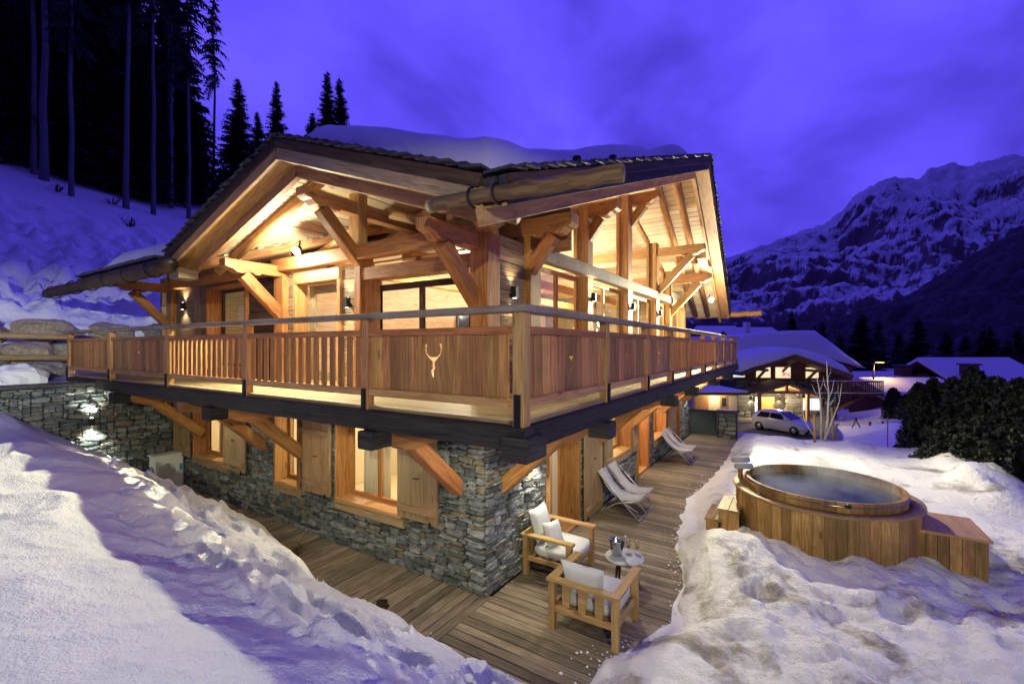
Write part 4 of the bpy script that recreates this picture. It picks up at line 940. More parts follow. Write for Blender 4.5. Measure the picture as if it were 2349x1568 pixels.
# chandeliers seen through the glass: twigs of small bulbs
def chandelier(c, label, n=16, r=.42):
    ch = root('chandelier', c, label, 'chandelier', 'branching bulb chandeliers'); c = Vector(c)
    st = MB().tube([c, c + V(0, 0, .9)], .012, 6); rs = random.Random(int(c.x * 10))
    pts = []
    for k in range(n):
        a = k * 2.4; e = rs.uniform(-.5, .9); p = c + V(math.cos(a) * math.cos(e), math.sin(a) * math.cos(e), math.sin(e) * .6) * r * rs.uniform(.7, 1.1); st.tube([c, p], .006, 5); pts.append(p)
    st.build('stem', M['black'], ch)
    for p in pts: MB().lathe([(.0, -.03), (.022, -.018), (.03, 0), (.022, .018), (.0, .03)], p, 8).build('bulb', M['bulb'], ch)
chandelier((6.4, 3.9, 4.25), 'chandelier of white bulbs inside behind the second glazed bay'); chandelier((9.9, 3.6, 4.05), 'chandelier of white bulbs inside behind the third glazed bay'); chandelier((3.5, 3.0, 4.35), 'chandelier of white bulbs inside behind the sliding door', 10, .25)
# ------------------------------------------------------------------ left end: retaining wall, boulders, log fence
ret = root('retaining_wall', (.0, 11.2, 0), 'dry stone retaining wall under the left end of the balcony, lit by a lamp', 'wall')
rw = MB(); rw.box(-1.75, 1.5, 11.112, 11.5, -.1, 2.6, 0, c=0); rwall = rw.build('wall_core', M['mortar'], ret)
st = pack(3.2, 2.58, .06, .036, [], random.Random(4), (2, 6), (1, 3)); place_stones([(V(-1.75 + a + w / 2, 11.112, b + h / 2), V(1, 0, 0), V(0, -1, 0), w, h) for a, b, w, h in st], rwall, 300)
MB().box(-1.8, 1.5, 11.02, 11.55, 2.58, 2.65, 0).build('coping', M['slate'], ret)
sconce(None, 0, 0, 'wall lamp on the dry stone retaining wall under the balcony end', pw=60, c=(.95, 1, .82), pos=(-.12, 11.07, 1.78), nrm=(0, -1, 0))
def boulder(c, r, seed, label, group='boulders behind the balcony end'):
    rs = random.Random(seed); mb = MB(); vs = []; n, m = 18, 12
    for i in range(m + 1):
        th = math.pi * i / m
        for j in range(n):
            ph = 2 * math.pi * j / n; d = V(math.sin(th) * math.cos(ph), math.sin(th) * math.sin(ph), math.cos(th))
            k = 1 + .28 * mnoise.noise(d * 1.6 + V(seed * 3.1, 0, 0)) + .13 * mnoise.noise(d * 3.5 + V(0, seed, 0)) + .06 * mnoise.noise(d * 8 + V(seed, 0, 0))
            vs.append((c[0] + d.x * r[0] * k, c[1] + d.y * r[1] * k, c[2] + max(d.z * k, -.7) * r[2]))
    fs = [(i * n + j, i * n + (j + 1) % n, (i + 1) * n + (j + 1) % n, (i + 1) * n + j) for i in range(m) for j in range(n)]
    o = mb.add(vs, fs, None, None, False).build('boulder', M['boulder']); tag(o, label, 'boulder', group); return o
for i, (c, r, l) in enumerate([((-1.35, 14.6, 3.75), (.62, .5, .42), 'large tan boulder under the snow above the top fence rail'),
        ((-.05, 14.8, 3.82), (.75, .5, .34), 'wide grey-brown boulder behind the end of the balcony handrail'),
        ((1.3, 14.9, 3.8), (.6, .5, .34), 'grey boulder half covered by snow behind the end railing panel'),
        ((-2.4, 14.4, 3.7), (.5, .45, .36), 'small grey boulder at the end of the boulder row'),
        ((-.5, 14.2, 3.2), (.6, .45, .34), 'pale boulder between the two fence rails beside the end post'),
        ((-1.5, 14.0, 3.1), (.6, .4, .28), 'mossy boulder peeping over the lower fence rail'),
        ((.6, 14.4, 3.35), (.6, .45, .4), 'boulder in the gap under the handrail at the end post'),
        ((-.35, 13.8, 2.85), (.5, .35, .25), 'low flat boulder under the lower fence rail'), ((2.6, 15.0, 3.7), (.7, .5, .4), 'boulder behind the second railing panel from the fence')]):
    boulder(c, r, i + 3, l)
fence = root('log_fence', (0, 13.3, 2.65), 'two-rail round log fence running from the balcony end post', 'fence')
for z0, z1 in ((3.665, 3.71), (3.155, 3.18)): MB().tube([(.05, 13.25, z0), (-1.1, 13.75, (z0 + z1) / 2 + .01), (-3.2, 14.6, z1)], [.07, .075, .07], 10).build('rail', M['shutter'], fence)
MB().tube([(-2.9, 14.5, 2.5), (-2.9, 14.5, 3.85)], .08, 10).build('post', M['shutter'], fence)
o = boulder((-1.0, 12.1, 2.75), (.42, .35, .30), 44, 'x'); o.name = 'snow_lump'; o.data.materials[0] = M['snow']; tag(o, 'rounded lump of blue-shadowed snow on top of the stone retaining wall', 'snow')
del o['group']
# ------------------------------------------------------------------ heat pump unit
ac = root('heat_pump', (1.14, 10.62, 0), 'pale grey outdoor heat pump unit standing against the stone wall', 'heat pump')
MB().box(.84, 1.44, 10.46, 10.78, .06, .86, 2, c=.03).build('casing', M['white'], ac)
MB().box(.82, 1.46, 10.44, 10.80, .85, .885, 0, c=.01).build('lid', M['white'], ac)
for q in (.9, 1.32): MB().box(q, q + .06, 10.45, 10.8, 0, .07, 1).build('foot', M['black'], ac)
def fan(cx, y, cz, r):
    g = MB()
    for k in range(5):
        rr = r * (k + 1) / 5; g.tube([(.835, y + math.cos(a) * rr, cz + math.sin(a) * rr) for a in [2 * math.pi * i / 20 for i in range(21)]], .005, 4, cap=False)
    for i in range(10): a = 2 * math.pi * i / 10; g.tube([(.835, y, cz), (.835, y + math.cos(a) * r, cz + math.sin(a) * r)], .004, 4)
    return g
fan(0, 10.62, .48, .15).build('fan_grille', M['black'], ac)
g = MB()
for k in range(6):
    rr = .03 + .03 * k; g.tube([(1.08 + math.cos(a) * rr, 10.452, .48 + math.sin(a) * rr) for a in [2 * math.pi * i / 18 for i in range(19)]], .005, 4, cap=False)
g.build('fan_grille', M['alu'], ac)
MB().box(1.34, 1.40, 10.452, 10.46, .35, .62, 2, c=0).build('energy_label', plain('blue_label', (.05, .25, .6), .5), ac)
MB().box(1.345, 1.395, 10.449, 10.452, .37, .47, 2, c=0).build('energy_label', plain('label_white', (.8, .8, .8), .5), ac)
# dried tuft at the edge of the snow
tuft = root('dry_shrub', (.86, 4.9, 0), 'small dry grassy shrub poking out of the snow at the decking edge', 'shrub')
g = MB(); rs = random.Random(8)
for k in range(60):
    a = rs.uniform(0, 6.28); l = rs.uniform(.12, .38); p = V(.86 + rs.uniform(-.05, .05), 4.9 + rs.uniform(-.07, .07), .0); e = p + V(math.cos(a) * l * .7, math.sin(a) * l * .7, l * .75)
    g.add([p - V(.006, 0, 0), p + V(.006, 0, 0), e], [(0, 1, 2)])
g.build('leaf_blades', plain('dry_leaf', (.22, .17, .05), .8), tuft); MB().tube([(.86, 4.9, 0), (.9, 4.85, .3), (1.0, 4.75, .42)], .006, 5).build('stem', M['oldwood'], tuft)

# ------------------------------------------------------------------ armchairs
def cushion(mb, x0, x1, y0, y1, z0, z1, puff=.02, n=8):
    """soft box: bulging top and sides"""
    vs = []; 
    prof = [(.0, .94), (.25, 1.0), (.75, 1.0), (1.0, .93)]
    xm, ym = (x0 + x1) / 2, (y0 + y1) / 2; hx, hy = (x1 - x0) / 2, (y1 - y0) / 2
    ring = []
    N_ = 24
    for k in range(N_):
        a = 2 * math.pi * k / N_; ca, sa = math.cos(a), math.sin(a); q = (abs(ca) ** 7 + abs(sa) ** 7) ** (1 / 7.); ring.append((ca / q, sa / q))
    for t, s in prof: vs += [(xm + a * hx * s, ym + b * hy * s, z0 + (z1 - z0) * t) for a, b in ring]
    vs += [(xm + a * hx * .55, ym + b * hy * .55, z1 + puff * .8) for a, b in ring] + [(xm, ym, z1 + puff)]
    fs = [(i * N_ + k, i * N_ + (k + 1) % N_, (i + 1) * N_ + (k + 1) % N_, (i + 1) * N_ + k) for i in range(4) for k in range(N_)] + [(4 * N_ + k, 4 * N_ + (k + 1) % N_, 5 * N_) for k in range(N_)] + [tuple(range(N_ - 1, -1, -1))]
    return mb.add(vs, fs, None, None, True)
def armchair(label):
    """local: width along x, back at -y, faces +y"""
    r = root('armchair', (0, 0, 0), label, 'armchair', 'teak armchairs'); W, D = .44, .42; t = M['teak']
    for sx in (-1, 1):
        for y in (-D + .06, D - .06): B('leg', t, r, sx * W - .04 * (1 if sx > 0 else 0) - .0 - (.04 if sx > 0 else 0) + (.0), sx * W + (.08 if sx < 0 else 0), y - .04, y + .04, 0, .585, axis=2, local=True, c=.004)
        a0, a1 = (sx * (W + .02), sx * (W - .09)); B('arm', t, r, min(a0, a1), max(a0, a1), -D, D + .01, .586, .622, axis=1, local=True, c=.004)
        x = sx * (W - .04); B('side_rail', t, r, x - .018, x + .018, -D + .10, D - .10, .22, .29, axis=1, local=True, c=.003)
    B('top_rail', t, r, -W + .09, W - .09, -D, -D + .11, .585, .621, axis=0, local=True, c=.004)
    B('back_rail', t, r, -W + .08, W - .08, -D + .04, -D + .08, .22, .29, axis=0, local=True, c=.003); B('front_rail', t, r, -W + .08, W - .08, D - .08, D - .04, .22, .29, axis=0, local=True, c=.003)
    for x in (-.21, 0, .21): MB().prism([(x - .055, .29), (x + .035, .29), (x + .055, .586), (x - .055, .586)], (0, -D + .045, 0), (1, 0, 0), (0, 0, 1), (0, .025, 0)).build('back_slat', t, r, True)
    g = MB()
    for k in range(6): g.box(-W + .08, W - .08, -D + .12 + k * .12, -D + .18 + k * .12, .27, .285, 0)
    g.build('seat_support', t, r, True)
    cushion(MB(), -W + .075, W - .075, -D + .13, D - .01, .288, .43).build('seat_cushion', M['fabric'], r, True)
    cs = MB(); cushion(cs, -W + .10, W - .10, -.20, .20, -.06, .06)
    return r
def pillow(loc, size, rot, label, mat='fabric'):
    w, h, t = size; n = 14; vs = []; rs = random.Random(int(loc[0] * 100))
    for s in (1, -1):
        for i in range(n + 1):
            for j in range(n + 1):
                u, v = i / n * 2 - 1, j / n * 2 - 1
                pin = .10 * (u * u) * (v * v)
                f = max(0, (1 - u ** 4)) ** .5 * max(0, (1 - v ** 4)) ** .5
                wr = .10 * mnoise.noise(V(u * 2.5, v * 2.5, s + loc[0] * 3)) * f
                vs.append((u * w / 2 * (1 - .10 * (1 - abs(v)) * abs(u)) , v * h / 2 * (1 - .10 * (1 - abs(u)) * abs(v)), s * t / 2 * (f * .95 + wr)))
    m = (n + 1) ** 2
    fs = [(i * (n + 1) + j, (i + 1) * (n + 1) + j, (i + 1) * (n + 1) + j + 1, i * (n + 1) + j + 1) for i in range(n) for j in range(n)]
    fs += [tuple(m + k for k in reversed(f)) for f in fs]
    o = MB().add(vs, fs, None, None, True).build('pillow', M[mat]); o.location = loc; o.rotation_euler = [R(a) for a in rot]
    return tag(o, label, 'pillow', 'pillows on the armchairs')
ca = armchair('teak armchair standing against the stone wall with two pillows on its pale seat'); ca.location = (2.76, 1.0, 0); ca.rotation_euler = (0, 0, R(180))
cb = copy_tree(ca); cb['label'] = 'teak armchair in the middle of the decking with one pillow against its slatted back'; cb.location = (1.77, .02, 0); cb.rotation_euler = (0, 0, R(-90))
pillow((2.66, 1.27, .70), (.50, .50, .16), (72, 0, 0), 'large square pale pillow leaning on the stone wall behind the wall-side armchair')
pillow((2.60, 1.02, .60), (.36, .36, .13), (66, 4, -14), 'small square pale pillow in front of the large one on the wall-side armchair')
pillow((1.52, .06, .62), (.56, .44, .16), (76, 0, 90), 'pale pillow propped on the slatted back of the armchair in mid decking', 'towel')
# ------------------------------------------------------------------ side table with ice bucket, bottle, glasses
tx, ty = 2.80, -.02
tbl = root('side_table', (tx, ty, 0), 'round grey-topped side table on three legs beside the armchairs', 'table')
MB().lathe([(0, .405), (.262, .405), (.272, .412), (.272, .428), (.264, .435), (0, .435)], (tx, ty, 0), 40).build('table_top', M['tabletop'], tbl)
for k in range(3): a = R(40 + 120 * k); MB().tube([(tx + .15 * math.cos(a), ty + .15 * math.sin(a), .405), (tx + .21 * math.cos(a), ty + .21 * math.sin(a), 0)], [.022, .016], 8).build('leg', M['darkbrown'], tbl)
bx, by = 2.77, .09
bk = root('ice_bucket', (bx, by, .435), 'polished steel ice bucket on the round side table', 'bucket')
MB().lathe([(0, .435), (.068, .436), (.072, .445), (.10, .645), (.106, .655), (.10, .655), (.094, .64), (.066, .45), (0, .449)], (bx, by, 0), 28).build('bowl', M['steel'], bk)
for s in (1, -1): MB().tube([(bx + s * .098, by - .03, .62), (bx + s * .125, by - .02, .61), (bx + s * .125, by + .02, .61), (bx + s * .098, by + .03, .62)], .006, 6).build('handle', M['steel'], bk)
bo = root('wine_bottle', (bx, by, .46), 'foil-necked dark wine bottle leaning in the ice bucket', 'bottle')
q = Matrix.Rotation(R(24), 3, 'X') @ Matrix.Rotation(R(-12), 3, 'Y')
MB().lathe([(0, 0), (.036, .002), (.04, .02), (.04, .16), (.03, .2), (.016, .235)], (bx + .02, by - .02, .47), 18, mat=q).build('body', plain('bottle_glass', (.01, .03, .015), .08), bo)
MB().lathe([(.0165, .228), (.0165, .30), (.019, .305), (.019, .32), (0, .322)], (bx + .02, by - .02, .47), 14, mat=q).build('foil', plain('foil', (.5, .45, .5), .35, .8), bo)
def wineglass(x, y, label):
    r = root('wine_glass', (x, y, .435), label, 'wine glass', 'wine glasses on the side table')
    MB().lathe([(0, .437), (.032, .437), (.006, .443), (.004, .50)], (x, y, 0), 16).build('foot', M['glass'], r)
    MB().lathe([(.004, .50), (.03, .52), (.042, .56), (.038, .60), (.034, .625)], (x, y, 0), 18).build('bowl', M['glassware'], r)
m_, nt, N, L = nodes('glassware'); o_ = N('ShaderNodeOutputMaterial'); b_ = N('ShaderNodeBsdfPrincipled'); b_.inputs['Transmission Weight'].default_value = 1; b_.inputs['Roughness'].default_value = .02; b_.inputs['IOR'].default_value = 1.2; L(b_.outputs[0], o_.inputs[0]); M['glassware'] = m_
wineglass(2.92, -.03, 'clear stemmed wine glass next to the ice bucket'); wineglass(2.95, -.15, 'clear stemmed wine glass at the table edge away from the bucket')
# ------------------------------------------------------------------ sling deck chairs
def deckchair(label):
    """local: x across (0..0.5), head at y=+.45, foot at y=-.45"""
    r = root('deck_chair', (0, 0, 0), label, 'deck chair', 'folding sling deck chairs'); w = .25; a = M['alu']
    for s in (-1, 1):
        x = s * w; MB().tube([(x, .43, .86), (x, -.42, .02)], .013, 8).build('back_leg', a, r, True)
        x = s * (w - .035); MB().tube([(x, .42, .02), (x, .05, .27), (x, -.42, .40)], .013, 8).build('seat_leg', a, r, True)
        MB().tube([(s * (w - .06), .02, .36), (s * (w - .06), -.38, .16)], .010, 8).build('strut', a, r, True)
    for y, z, ww in ((.43, .86, w), (-.42, .02, w), (.42, .02, w - .035), (-.42, .40, w - .035)): MB().tube([(-ww, y, z), (ww, y, z)], .014, 8).build('cross_bar', a, r, True)
    vs = []; pts = []
    for k in range(19):
        t = k / 18; y = .43 - .85 * t; z = .875 * (1 - t) + .41 * t - .26 * math.sin(math.pi * t ** .9) * (1 - .15 * t) + (.012 if k % 4 == 2 else 0); pts.append((y, z))
    for y, z in pts: vs += [(-w + .02, y, z), (w - .02, y, z), (-w + .02, y, z - .008), (w - .02, y, z - .008)]
    fs = []
    for k in range(18):
        b = 4 * k; fs += [(b, b + 1, b + 5, b + 4), (b + 3, b + 2, b + 6, b + 7), (b + 2, b, b + 4, b + 6), (b + 1, b + 3, b + 7, b + 5)]
    MB().add(vs, fs, None, None, True).build('sling', M['sling'], r, True)
    return r
d1 = deckchair('pale sling deck chair in the pair beside the closed wooden shutter, nearer the armchairs'); d1.location = (5.50, .93, 0)
for x, l in ((6.06, 'pale sling deck chair in the pair by the shutter, next to the window'), (10.50, 'pale sling deck chair of the far pair, beside the open doorway'), (11.03, 'pale sling deck chair of the far pair, nearer the terrace end')):
    d = copy_tree(d1); d.location = (x, .93, 0); d['label'] = l
# ------------------------------------------------------------------ hot tub
hx, hy = 6.15, -2.46
tub = root('hot_tub', (hx, hy, 0), 'round wooden hot tub of upright staves filled with dark blue water', 'hot tub')
sk = MB().lathe([(1.30, 0), (1.30, .86)], (hx, hy, 0), 64, smooth=True).build('skirt', M['darkbrown'], tub)
n = 58
for k in range(n):
    a0 = 2 * math.pi * k / n; a1 = 2 * math.pi * (k + .965) / n; r0, r1 = 1.305, 1.345 + random.uniform(-.004, .004)
    p = [(hx + r * math.cos(a), hy + r * math.sin(a)) for r, a in ((r0, a0), (r1, a0), (r1, a1), (r0, a1))]
    vs = [(x, y, -.05) for x, y in p] + [(x, y, .862) for x, y in p]; o = random.random() * 20; w = .14
    us = [[(o, 0), (o, w), (o + .9, w), (o + .9, 0)]] * 4 + [[(o, 0), (o, w), (o + .04, w), (o + .04, 0)]] * 2
    MB().add(vs, [(0, 1, 5, 4), (1, 2, 6, 5), (2, 3, 7, 6), (3, 0, 4, 7), (4, 5, 6, 7), (3, 2, 1, 0)], us).build('stave', M['cedar'], tub)
MB().lathe([(1.20, .862), (1.385, .862), (1.39, .868), (1.39, .896), (1.385, .902), (1.20, .902), (1.20, .862)], (hx, hy, 0), 96).build('ledge', M['cedar_ring'] if 'cedar_ring' in M else M['teak'], tub)
n = 44
for k in range(n):
    a0 = 2 * math.pi * k / n; a1 = 2 * math.pi * (k + .975) / n; r0, r1 = 1.135, 1.185
    p = [(hx + r * math.cos(a), hy + r * math.sin(a)) for r, a in ((r0, a0), (r1, a0), (r1, a1), (r0, a1))]
    vs = [(x, y, .2) for x, y in p] + [(x, y, 1.055) for x, y in p]; o = random.random() * 20; w = .16
    us = [[(o, 0), (o, w), (o + .9, w), (o + .9, 0)]] * 4 + [[(o, 0), (o, w), (o + .04, w), (o + .04, 0)]] * 2
    MB().add(vs, [(0, 1, 5, 4), (1, 2, 6, 5), (2, 3, 7, 6), (3, 0, 4, 7), (4, 5, 6, 7), (3, 2, 1, 0)], us).build('rim_stave', M['cedar'], tub)
MB().lathe([(1.187, .985), (1.194, .985), (1.194, 1.0), (1.187, 1.0)], (hx, hy, 0), 64).build('hoop', M['steel'], tub)
m_, nt, N, L = nodes('tub_water'); o_ = N('ShaderNodeOutputMaterial'); b_ = N('ShaderNodeBsdfPrincipled'); L(b_.outputs[0], o_.inputs[0]); b_.inputs['Base Color'].default_value = (.02, .035, .05, 1); b_.inputs['Roughness'].default_value = .22; b_.inputs['IOR'].default_value = 1.33
tc = N('ShaderNodeTexCoord'); nz = N('ShaderNodeTexNoise'); nz.inputs['Scale'].default_value = 5; L(tc.outputs['Object'], nz.inputs[0]); bp = N('ShaderNodeBump'); bp.inputs['Strength'].default_value = .12; bp.inputs['Distance'].default_value = .03; L(nz.outputs['Fac'], bp.inputs['Height']); L(bp.outputs[0], b_.inputs['Normal'])
MB().lathe([(0, .90), (1.134, .90)], (hx, hy, 0), 64).build('water', m_, tub)
MB().tube([(5.35, -1.55, .90), (5.35, -1.55, .92)], .03, 10).build('control_knob', M['steel'], tub)
MB().tube([(4.98, -2.75, 1.02), (4.93, -2.78, 1.02)], .03, 10).build('drain_cap', M['black'], tub)
bx_ = root('storage_box', (6.1, -4.15, 0), 'low wooden equipment box joined to the side of the hot tub', 'box')
MB().box(5.66, 6.60, -4.42, -3.62, 0, .61, 2, c=.004).build('body', M['cedar'], bx_)
for k in range(6): MB().box(5.64, 5.665, -4.43 + k * .135, -4.43 + k * .135 + .13, -.02, .61, 2).build('board', M['cedar'], bx_)
for k in range(7): MB().box(5.66 + k * .135, 5.66 + k * .135 + .13, -4.445, -4.42, -.02, .61, 2).build('board', M['cedar'], bx_)
MB().box(5.60, 6.64, -4.48, -3.6, .612, .655, 0).build('lid', M['teak'], bx_)
stp = root('tub_steps', (5.65, -.93, 0), 'two wooden steps leading up to the hot tub from the decking', 'steps')
for (y0, y1, z, nm) in ((-.98, -.69, .35, 0), (-1.27, -.90, .56, 1)):
    w = (y1 - y0) / 2
    for k in range(2): MB().box(5.22, 6.08, y0 + k * w + .003, y0 + (k + 1) * w - .003, z - .04, z, 0).build('tread', M['cedar'], stp)
    for x in (5.26, 6.0): MB().box(x, x + .04, y0 + .02, y1 - .02, -.05, z - .041, 2).build('side', M['cedar'], stp)
    MB().box(5.30, 6.0, y1 - .05, y1 - .02, -.05, z - .042, 0).build('riser', M['cedar'], stp)
MB().box(6.15, 6.25, -1.22, -1.14, .90, 1.09, 2).build('block', M['cedar'], tub)
def towel(c, l):
    r = root('rolled_towel', c, l, 'towel', 'rolled towels'); vs = []; g = MB(); pts = []
    for k in range(46):
        a = k * .42; rr = .012 + .0011 * k; pts.append((math.cos(a) * rr, math.sin(a) * rr))
    c = Vector(c); d = V(.55, -.84, 0)
    s = V(.84, .55, 0)
    for (a, b) in pts: vs += [c + s * a + V(0, 0, b) - d * .16, c + s * a + V(0, 0, b) + d * .16]
    g.add(vs, [(2 * k, 2 * k + 1, 2 * k + 3, 2 * k + 2) for k in range(45)], None, None, True).build('roll', M['towel'], r)
    MB().tube([c - d * .155, c + d * .155], .054, 16).build('core', M['towel'], r)
towel((6.18, -1.24, 1.14), 'rolled pale towel lying on the block at the hot tub rim'); towel((6.25, -1.18, 1.245), 'rolled pale towel stacked on top of the other towel')
# low stone wall and dark rendered panel closing the terrace
lw = root('low_wall', (15.0, .4, 0), 'low slate-capped stone wall at the far end of the terrace', 'wall')
lc = MB().box(14.95, 15.35, -.2, .45, -.1, .95, 2, c=0).build('wall_core', M['mortar'], lw)
st = pack(.65, .95, .06, .045, [], random.Random(14)); place_stones([(V(14.95, -.2 + a + w / 2, b + h / 2), V(0, -1, 0), V(-1, 0, 0), w, h) for a, b, w, h in st], lc, 60)
MB().box(14.88, 15.42, -.27, .52, .95, 1.0, 1).build('cap', M['slate'], lw)
tw = root('rendered_wall', (15.3, 1.0, 0), 'smooth dark teal wall panel between the stone end and the low wall', 'wall')
MB().box(15.30, 15.42, .52, 1.5, 0, .92, 1).build('panel', M['teal'], tw); MB().box(15.28, 15.44, .52, 1.5, .92, .96, 1).build('cap', M['slate'], tw)

# steam drifting over the warm water
m_, nt, N, L = nodes('steam'); o_ = N('ShaderNodeOutputMaterial'); v_ = N('ShaderNodeVolumePrincipled'); v_.inputs['Color'].default_value = (.9, .92, .95, 1); v_.inputs['Anisotropy'].default_value = .2
g_ = N('ShaderNodeNewGeometry'); n_ = N('ShaderNodeTexNoise'); n_.inputs['Scale'].default_value = 1.8; n_.inputs['Detail'].default_value = 3; L(g_.outputs['Position'], n_.inputs[0])
r_ = N('ShaderNodeMapRange'); r_.inputs['From Min'].default_value = .42; r_.inputs['From Max'].default_value = .75; r_.inputs['To Max'].default_value = 1.0; L(n_.outputs['Fac'], r_.inputs[0]); L(r_.outputs[0], v_.inputs['Density']); L(v_.outputs[0], o_.inputs['Volume'])
st_ = MB().lathe([(0, .93), (1.0, .935), (1.12, 1.0), (1.0, 1.2), (.6, 1.4), (0, 1.48)], (hx, hy, 0), 24).build('steam', m_); st_['kind'] = 'stuff'; tag(st_, 'thin steam hanging over the hot tub water', 'steam')
# ------------------------------------------------------------------ background: neighbour chalet, car, village
def frame(t): return Matrix.Translation(CAM + FW * t - V(0, 0, CAM.z)) @ Matrix(((RT.x, FW.x, 0, 0), (RT.y, FW.y, 0, 0), (0, 0, 1, 0), (0, 0, 0, 1)))
YAW = math.atan2(RT.y, RT.x)
def nroot(name, X, t, z, label, cat, group=None, rz=0):
    p = CAM + FW * t + RT * X; p.z = z
    o = root(name, p, label, cat, group, YAW + rz); return o
def px2x(px, t): return (px - 1174) / FOC * t
def py2z(py, t): return CAM.z - (py - 794) / FOC * t
# neighbour: local x right, y away, z absolute minus base
nt_ = 38.; NB = -2.75
nb = nroot('chalet', px2x(1800, nt_), nt_, NB, 'neighbouring chalet behind the parked car, blue snow on its roof and porch lit', 'chalet')
LX = lambda px: px2x(px, nt_) - px2x(1800, nt_)
LZ = lambda py: py2z(py, nt_) - NB
def nbx(name, mat, a, b, y0, y1, z0, z1, axis=0, par=nb): return MB().box(a, b, y0, y1, z0, z1, axis, c=0.01).build(name, M[mat], par, True)
x0, x1 = LX(1690), LX(1930)
nw = nbx('wall', 'mortar', x0, LX(1925), .3, 9, 0, LZ(875))
st = pack(LX(1925) - x0, LZ(872), .26, .14, [(LX(1722) - x0, LX(1800) - x0, 0, 2.2), (LX(1845) - x0, LX(1895) - x0, .9, 2.2)], random.Random(31))
rest = MB(); rs = random.Random(6)
for n, (a, b, w, h) in enumerate(st):
    vs, fs = STV[rs.randrange(len(STV))]; rest.add([(x0 + a + w / 2 + p[0] * w, .3 - p[2] * .08, b + h / 2 + p[1] * h) for p in vs], fs, None, rs.random())
rest.build('stone_facing', M['stone'], nw, True, 'stuff')
uw = nbx('upper_wall', 'nwood', LX(1690), LX(1915), .9, 9, LZ(875), LZ(830))
MB().prism([(LX(1692), LZ(832)), (LX(1914), LZ(832)), (LX(1808), LZ(816))], (0, .9, 0), (1, 0, 0), (0, 0, 1), (0, .1, 0)).build('gable', M['nwood'], nb, True)
litw = flame('lit_window', (1.0, .76, .46), .85); litb = flame('lit_window_cool', (.75, .9, 1.0), .7)
for a, b, c, d, m_ in ((1692, 1719, 843, 866, litb), (1746, 1779, 843, 867, litw), (1791, 1826, 843, 868, litw), (1862, 1893, 844, 868, litw), (1845, 1887, 914, 941, litb)):
    y = .86 if d < 900 else .26
    f = MB().box(LX(a) - .09, LX(b) + .09, y - .05, y + .05, LZ(d) - .09, LZ(c) + .09, 0, c=0).build('window', M['nwoodlit'], nb, True)
    n = 2 if a in (1845, 1862) else 1
    for k in range(n):
        u0 = LX(a) + (LX(b) - LX(a)) * k / n; u1 = LX(a) + (LX(b) - LX(a)) * (k + 1) / n - (.06 if n > 1 else 0)
        MB().box(u0, u1, y - .07, y - .052, LZ(d), LZ(c), 0, c=0).build('pane', m_, f, True)
vs_ = MB(); 
# flowers on a sill behind the glass
fl = MB()
for k in range(30): fl.lathe([(0, -.05), (.05, 0), (0, .05)], (LX(1815) + random.uniform(-.3, .3), .74, LZ(866) + .1 + random.uniform(0, .28)), 5)
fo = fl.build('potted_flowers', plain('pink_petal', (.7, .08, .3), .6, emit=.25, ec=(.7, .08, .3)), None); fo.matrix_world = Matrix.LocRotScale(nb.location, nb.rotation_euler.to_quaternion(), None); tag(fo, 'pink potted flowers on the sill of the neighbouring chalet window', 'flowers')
# roofs
def groof(name, xa, xl, xr, za, zl, zr, y0, y1, th, mat, par):
    g = MB()
    for (p, q) in (((xa, za), (xl, zl)), ((xa, za), (xr, zr))):
        t = [(p[0], y0, p[1]), (q[0], y0, q[1]), (q[0], y1, q[1]), (p[0], y1, p[1])]; b = [(x, y, z - th) for x, y, z in t]
        g.add(t + b, [(0, 1, 2, 3), (7, 6, 5, 4), (0, 4, 5, 1), (1, 5, 6, 2), (2, 6, 7, 3), (3, 7, 4, 0)])
    return g.build(name, mat, par, True)
nr = groof('roof', LX(1808), LX(1686), LX(1935), LZ(812), LZ(852), LZ(858), -1.0, 9.6, .28, M['nwood'], nb)
for s in (LX(1686), LX(1935)): MB().beam((LX(1808), -1.04, LZ(812) - .16), (s, -1.04, (LZ(852) if s < 0 else LZ(858)) - .16), .06, .3).build('barge_board', M['nwood'], nr, True)
for px, py in ((1808, 818), (1746, 838), (1862, 840)): MB().beam((LX(px), -.9, LZ(py) - .35), (LX(px), .9, LZ(py) - .35), .2, .22).build('purlin', M['nwoodlit'], nb, True); MB().beam((LX(px), -.5, LZ(py) - .4), (LX(px), .85, LZ(py) - 1.3), .16, .18).build('brace', M['nwoodlit'], nb, True)
# deep roof snow with a rounded outline
def snowcap(prof, y0, y1, par, ztop, name='roof_snow', n=12):
    """prof: list of (x, z_bottom, z_top)"""
    vs = []; ny = 10
    for j in range(ny + 1):
        t = j / ny; y = y0 + (y1 - y0) * t; e = min(1, (min(t, 1 - t) * 6)) ** .5
        for (x, zb, zt) in prof:
            vs.append((x, y + random.uniform(-.05, .05), zb + (zt - zb) * (e * .85 + .15) + random.uniform(-.03, .03)))
    m = len(prof); fs = [(j * m + i, j * m + i + 1, (j + 1) * m + i + 1, (j + 1) * m + i) for j in range(ny) for i in range(m - 1)]
    b = len(vs)
    for j in (0, ny):
        for (x, zb, zt) in prof: vs.append((x, y0 + (y1 - y0) * j / ny, zb))
    for k, j in ((0, 0), (1, ny)):
        for i in range(m - 1): fs.append((b + k * m + i, b + k * m + i + 1, j * m + i + 1, j * m + i))
    return MB().add(vs, fs, None, None, True).build(name, M['snow'], par, True, 'stuff')
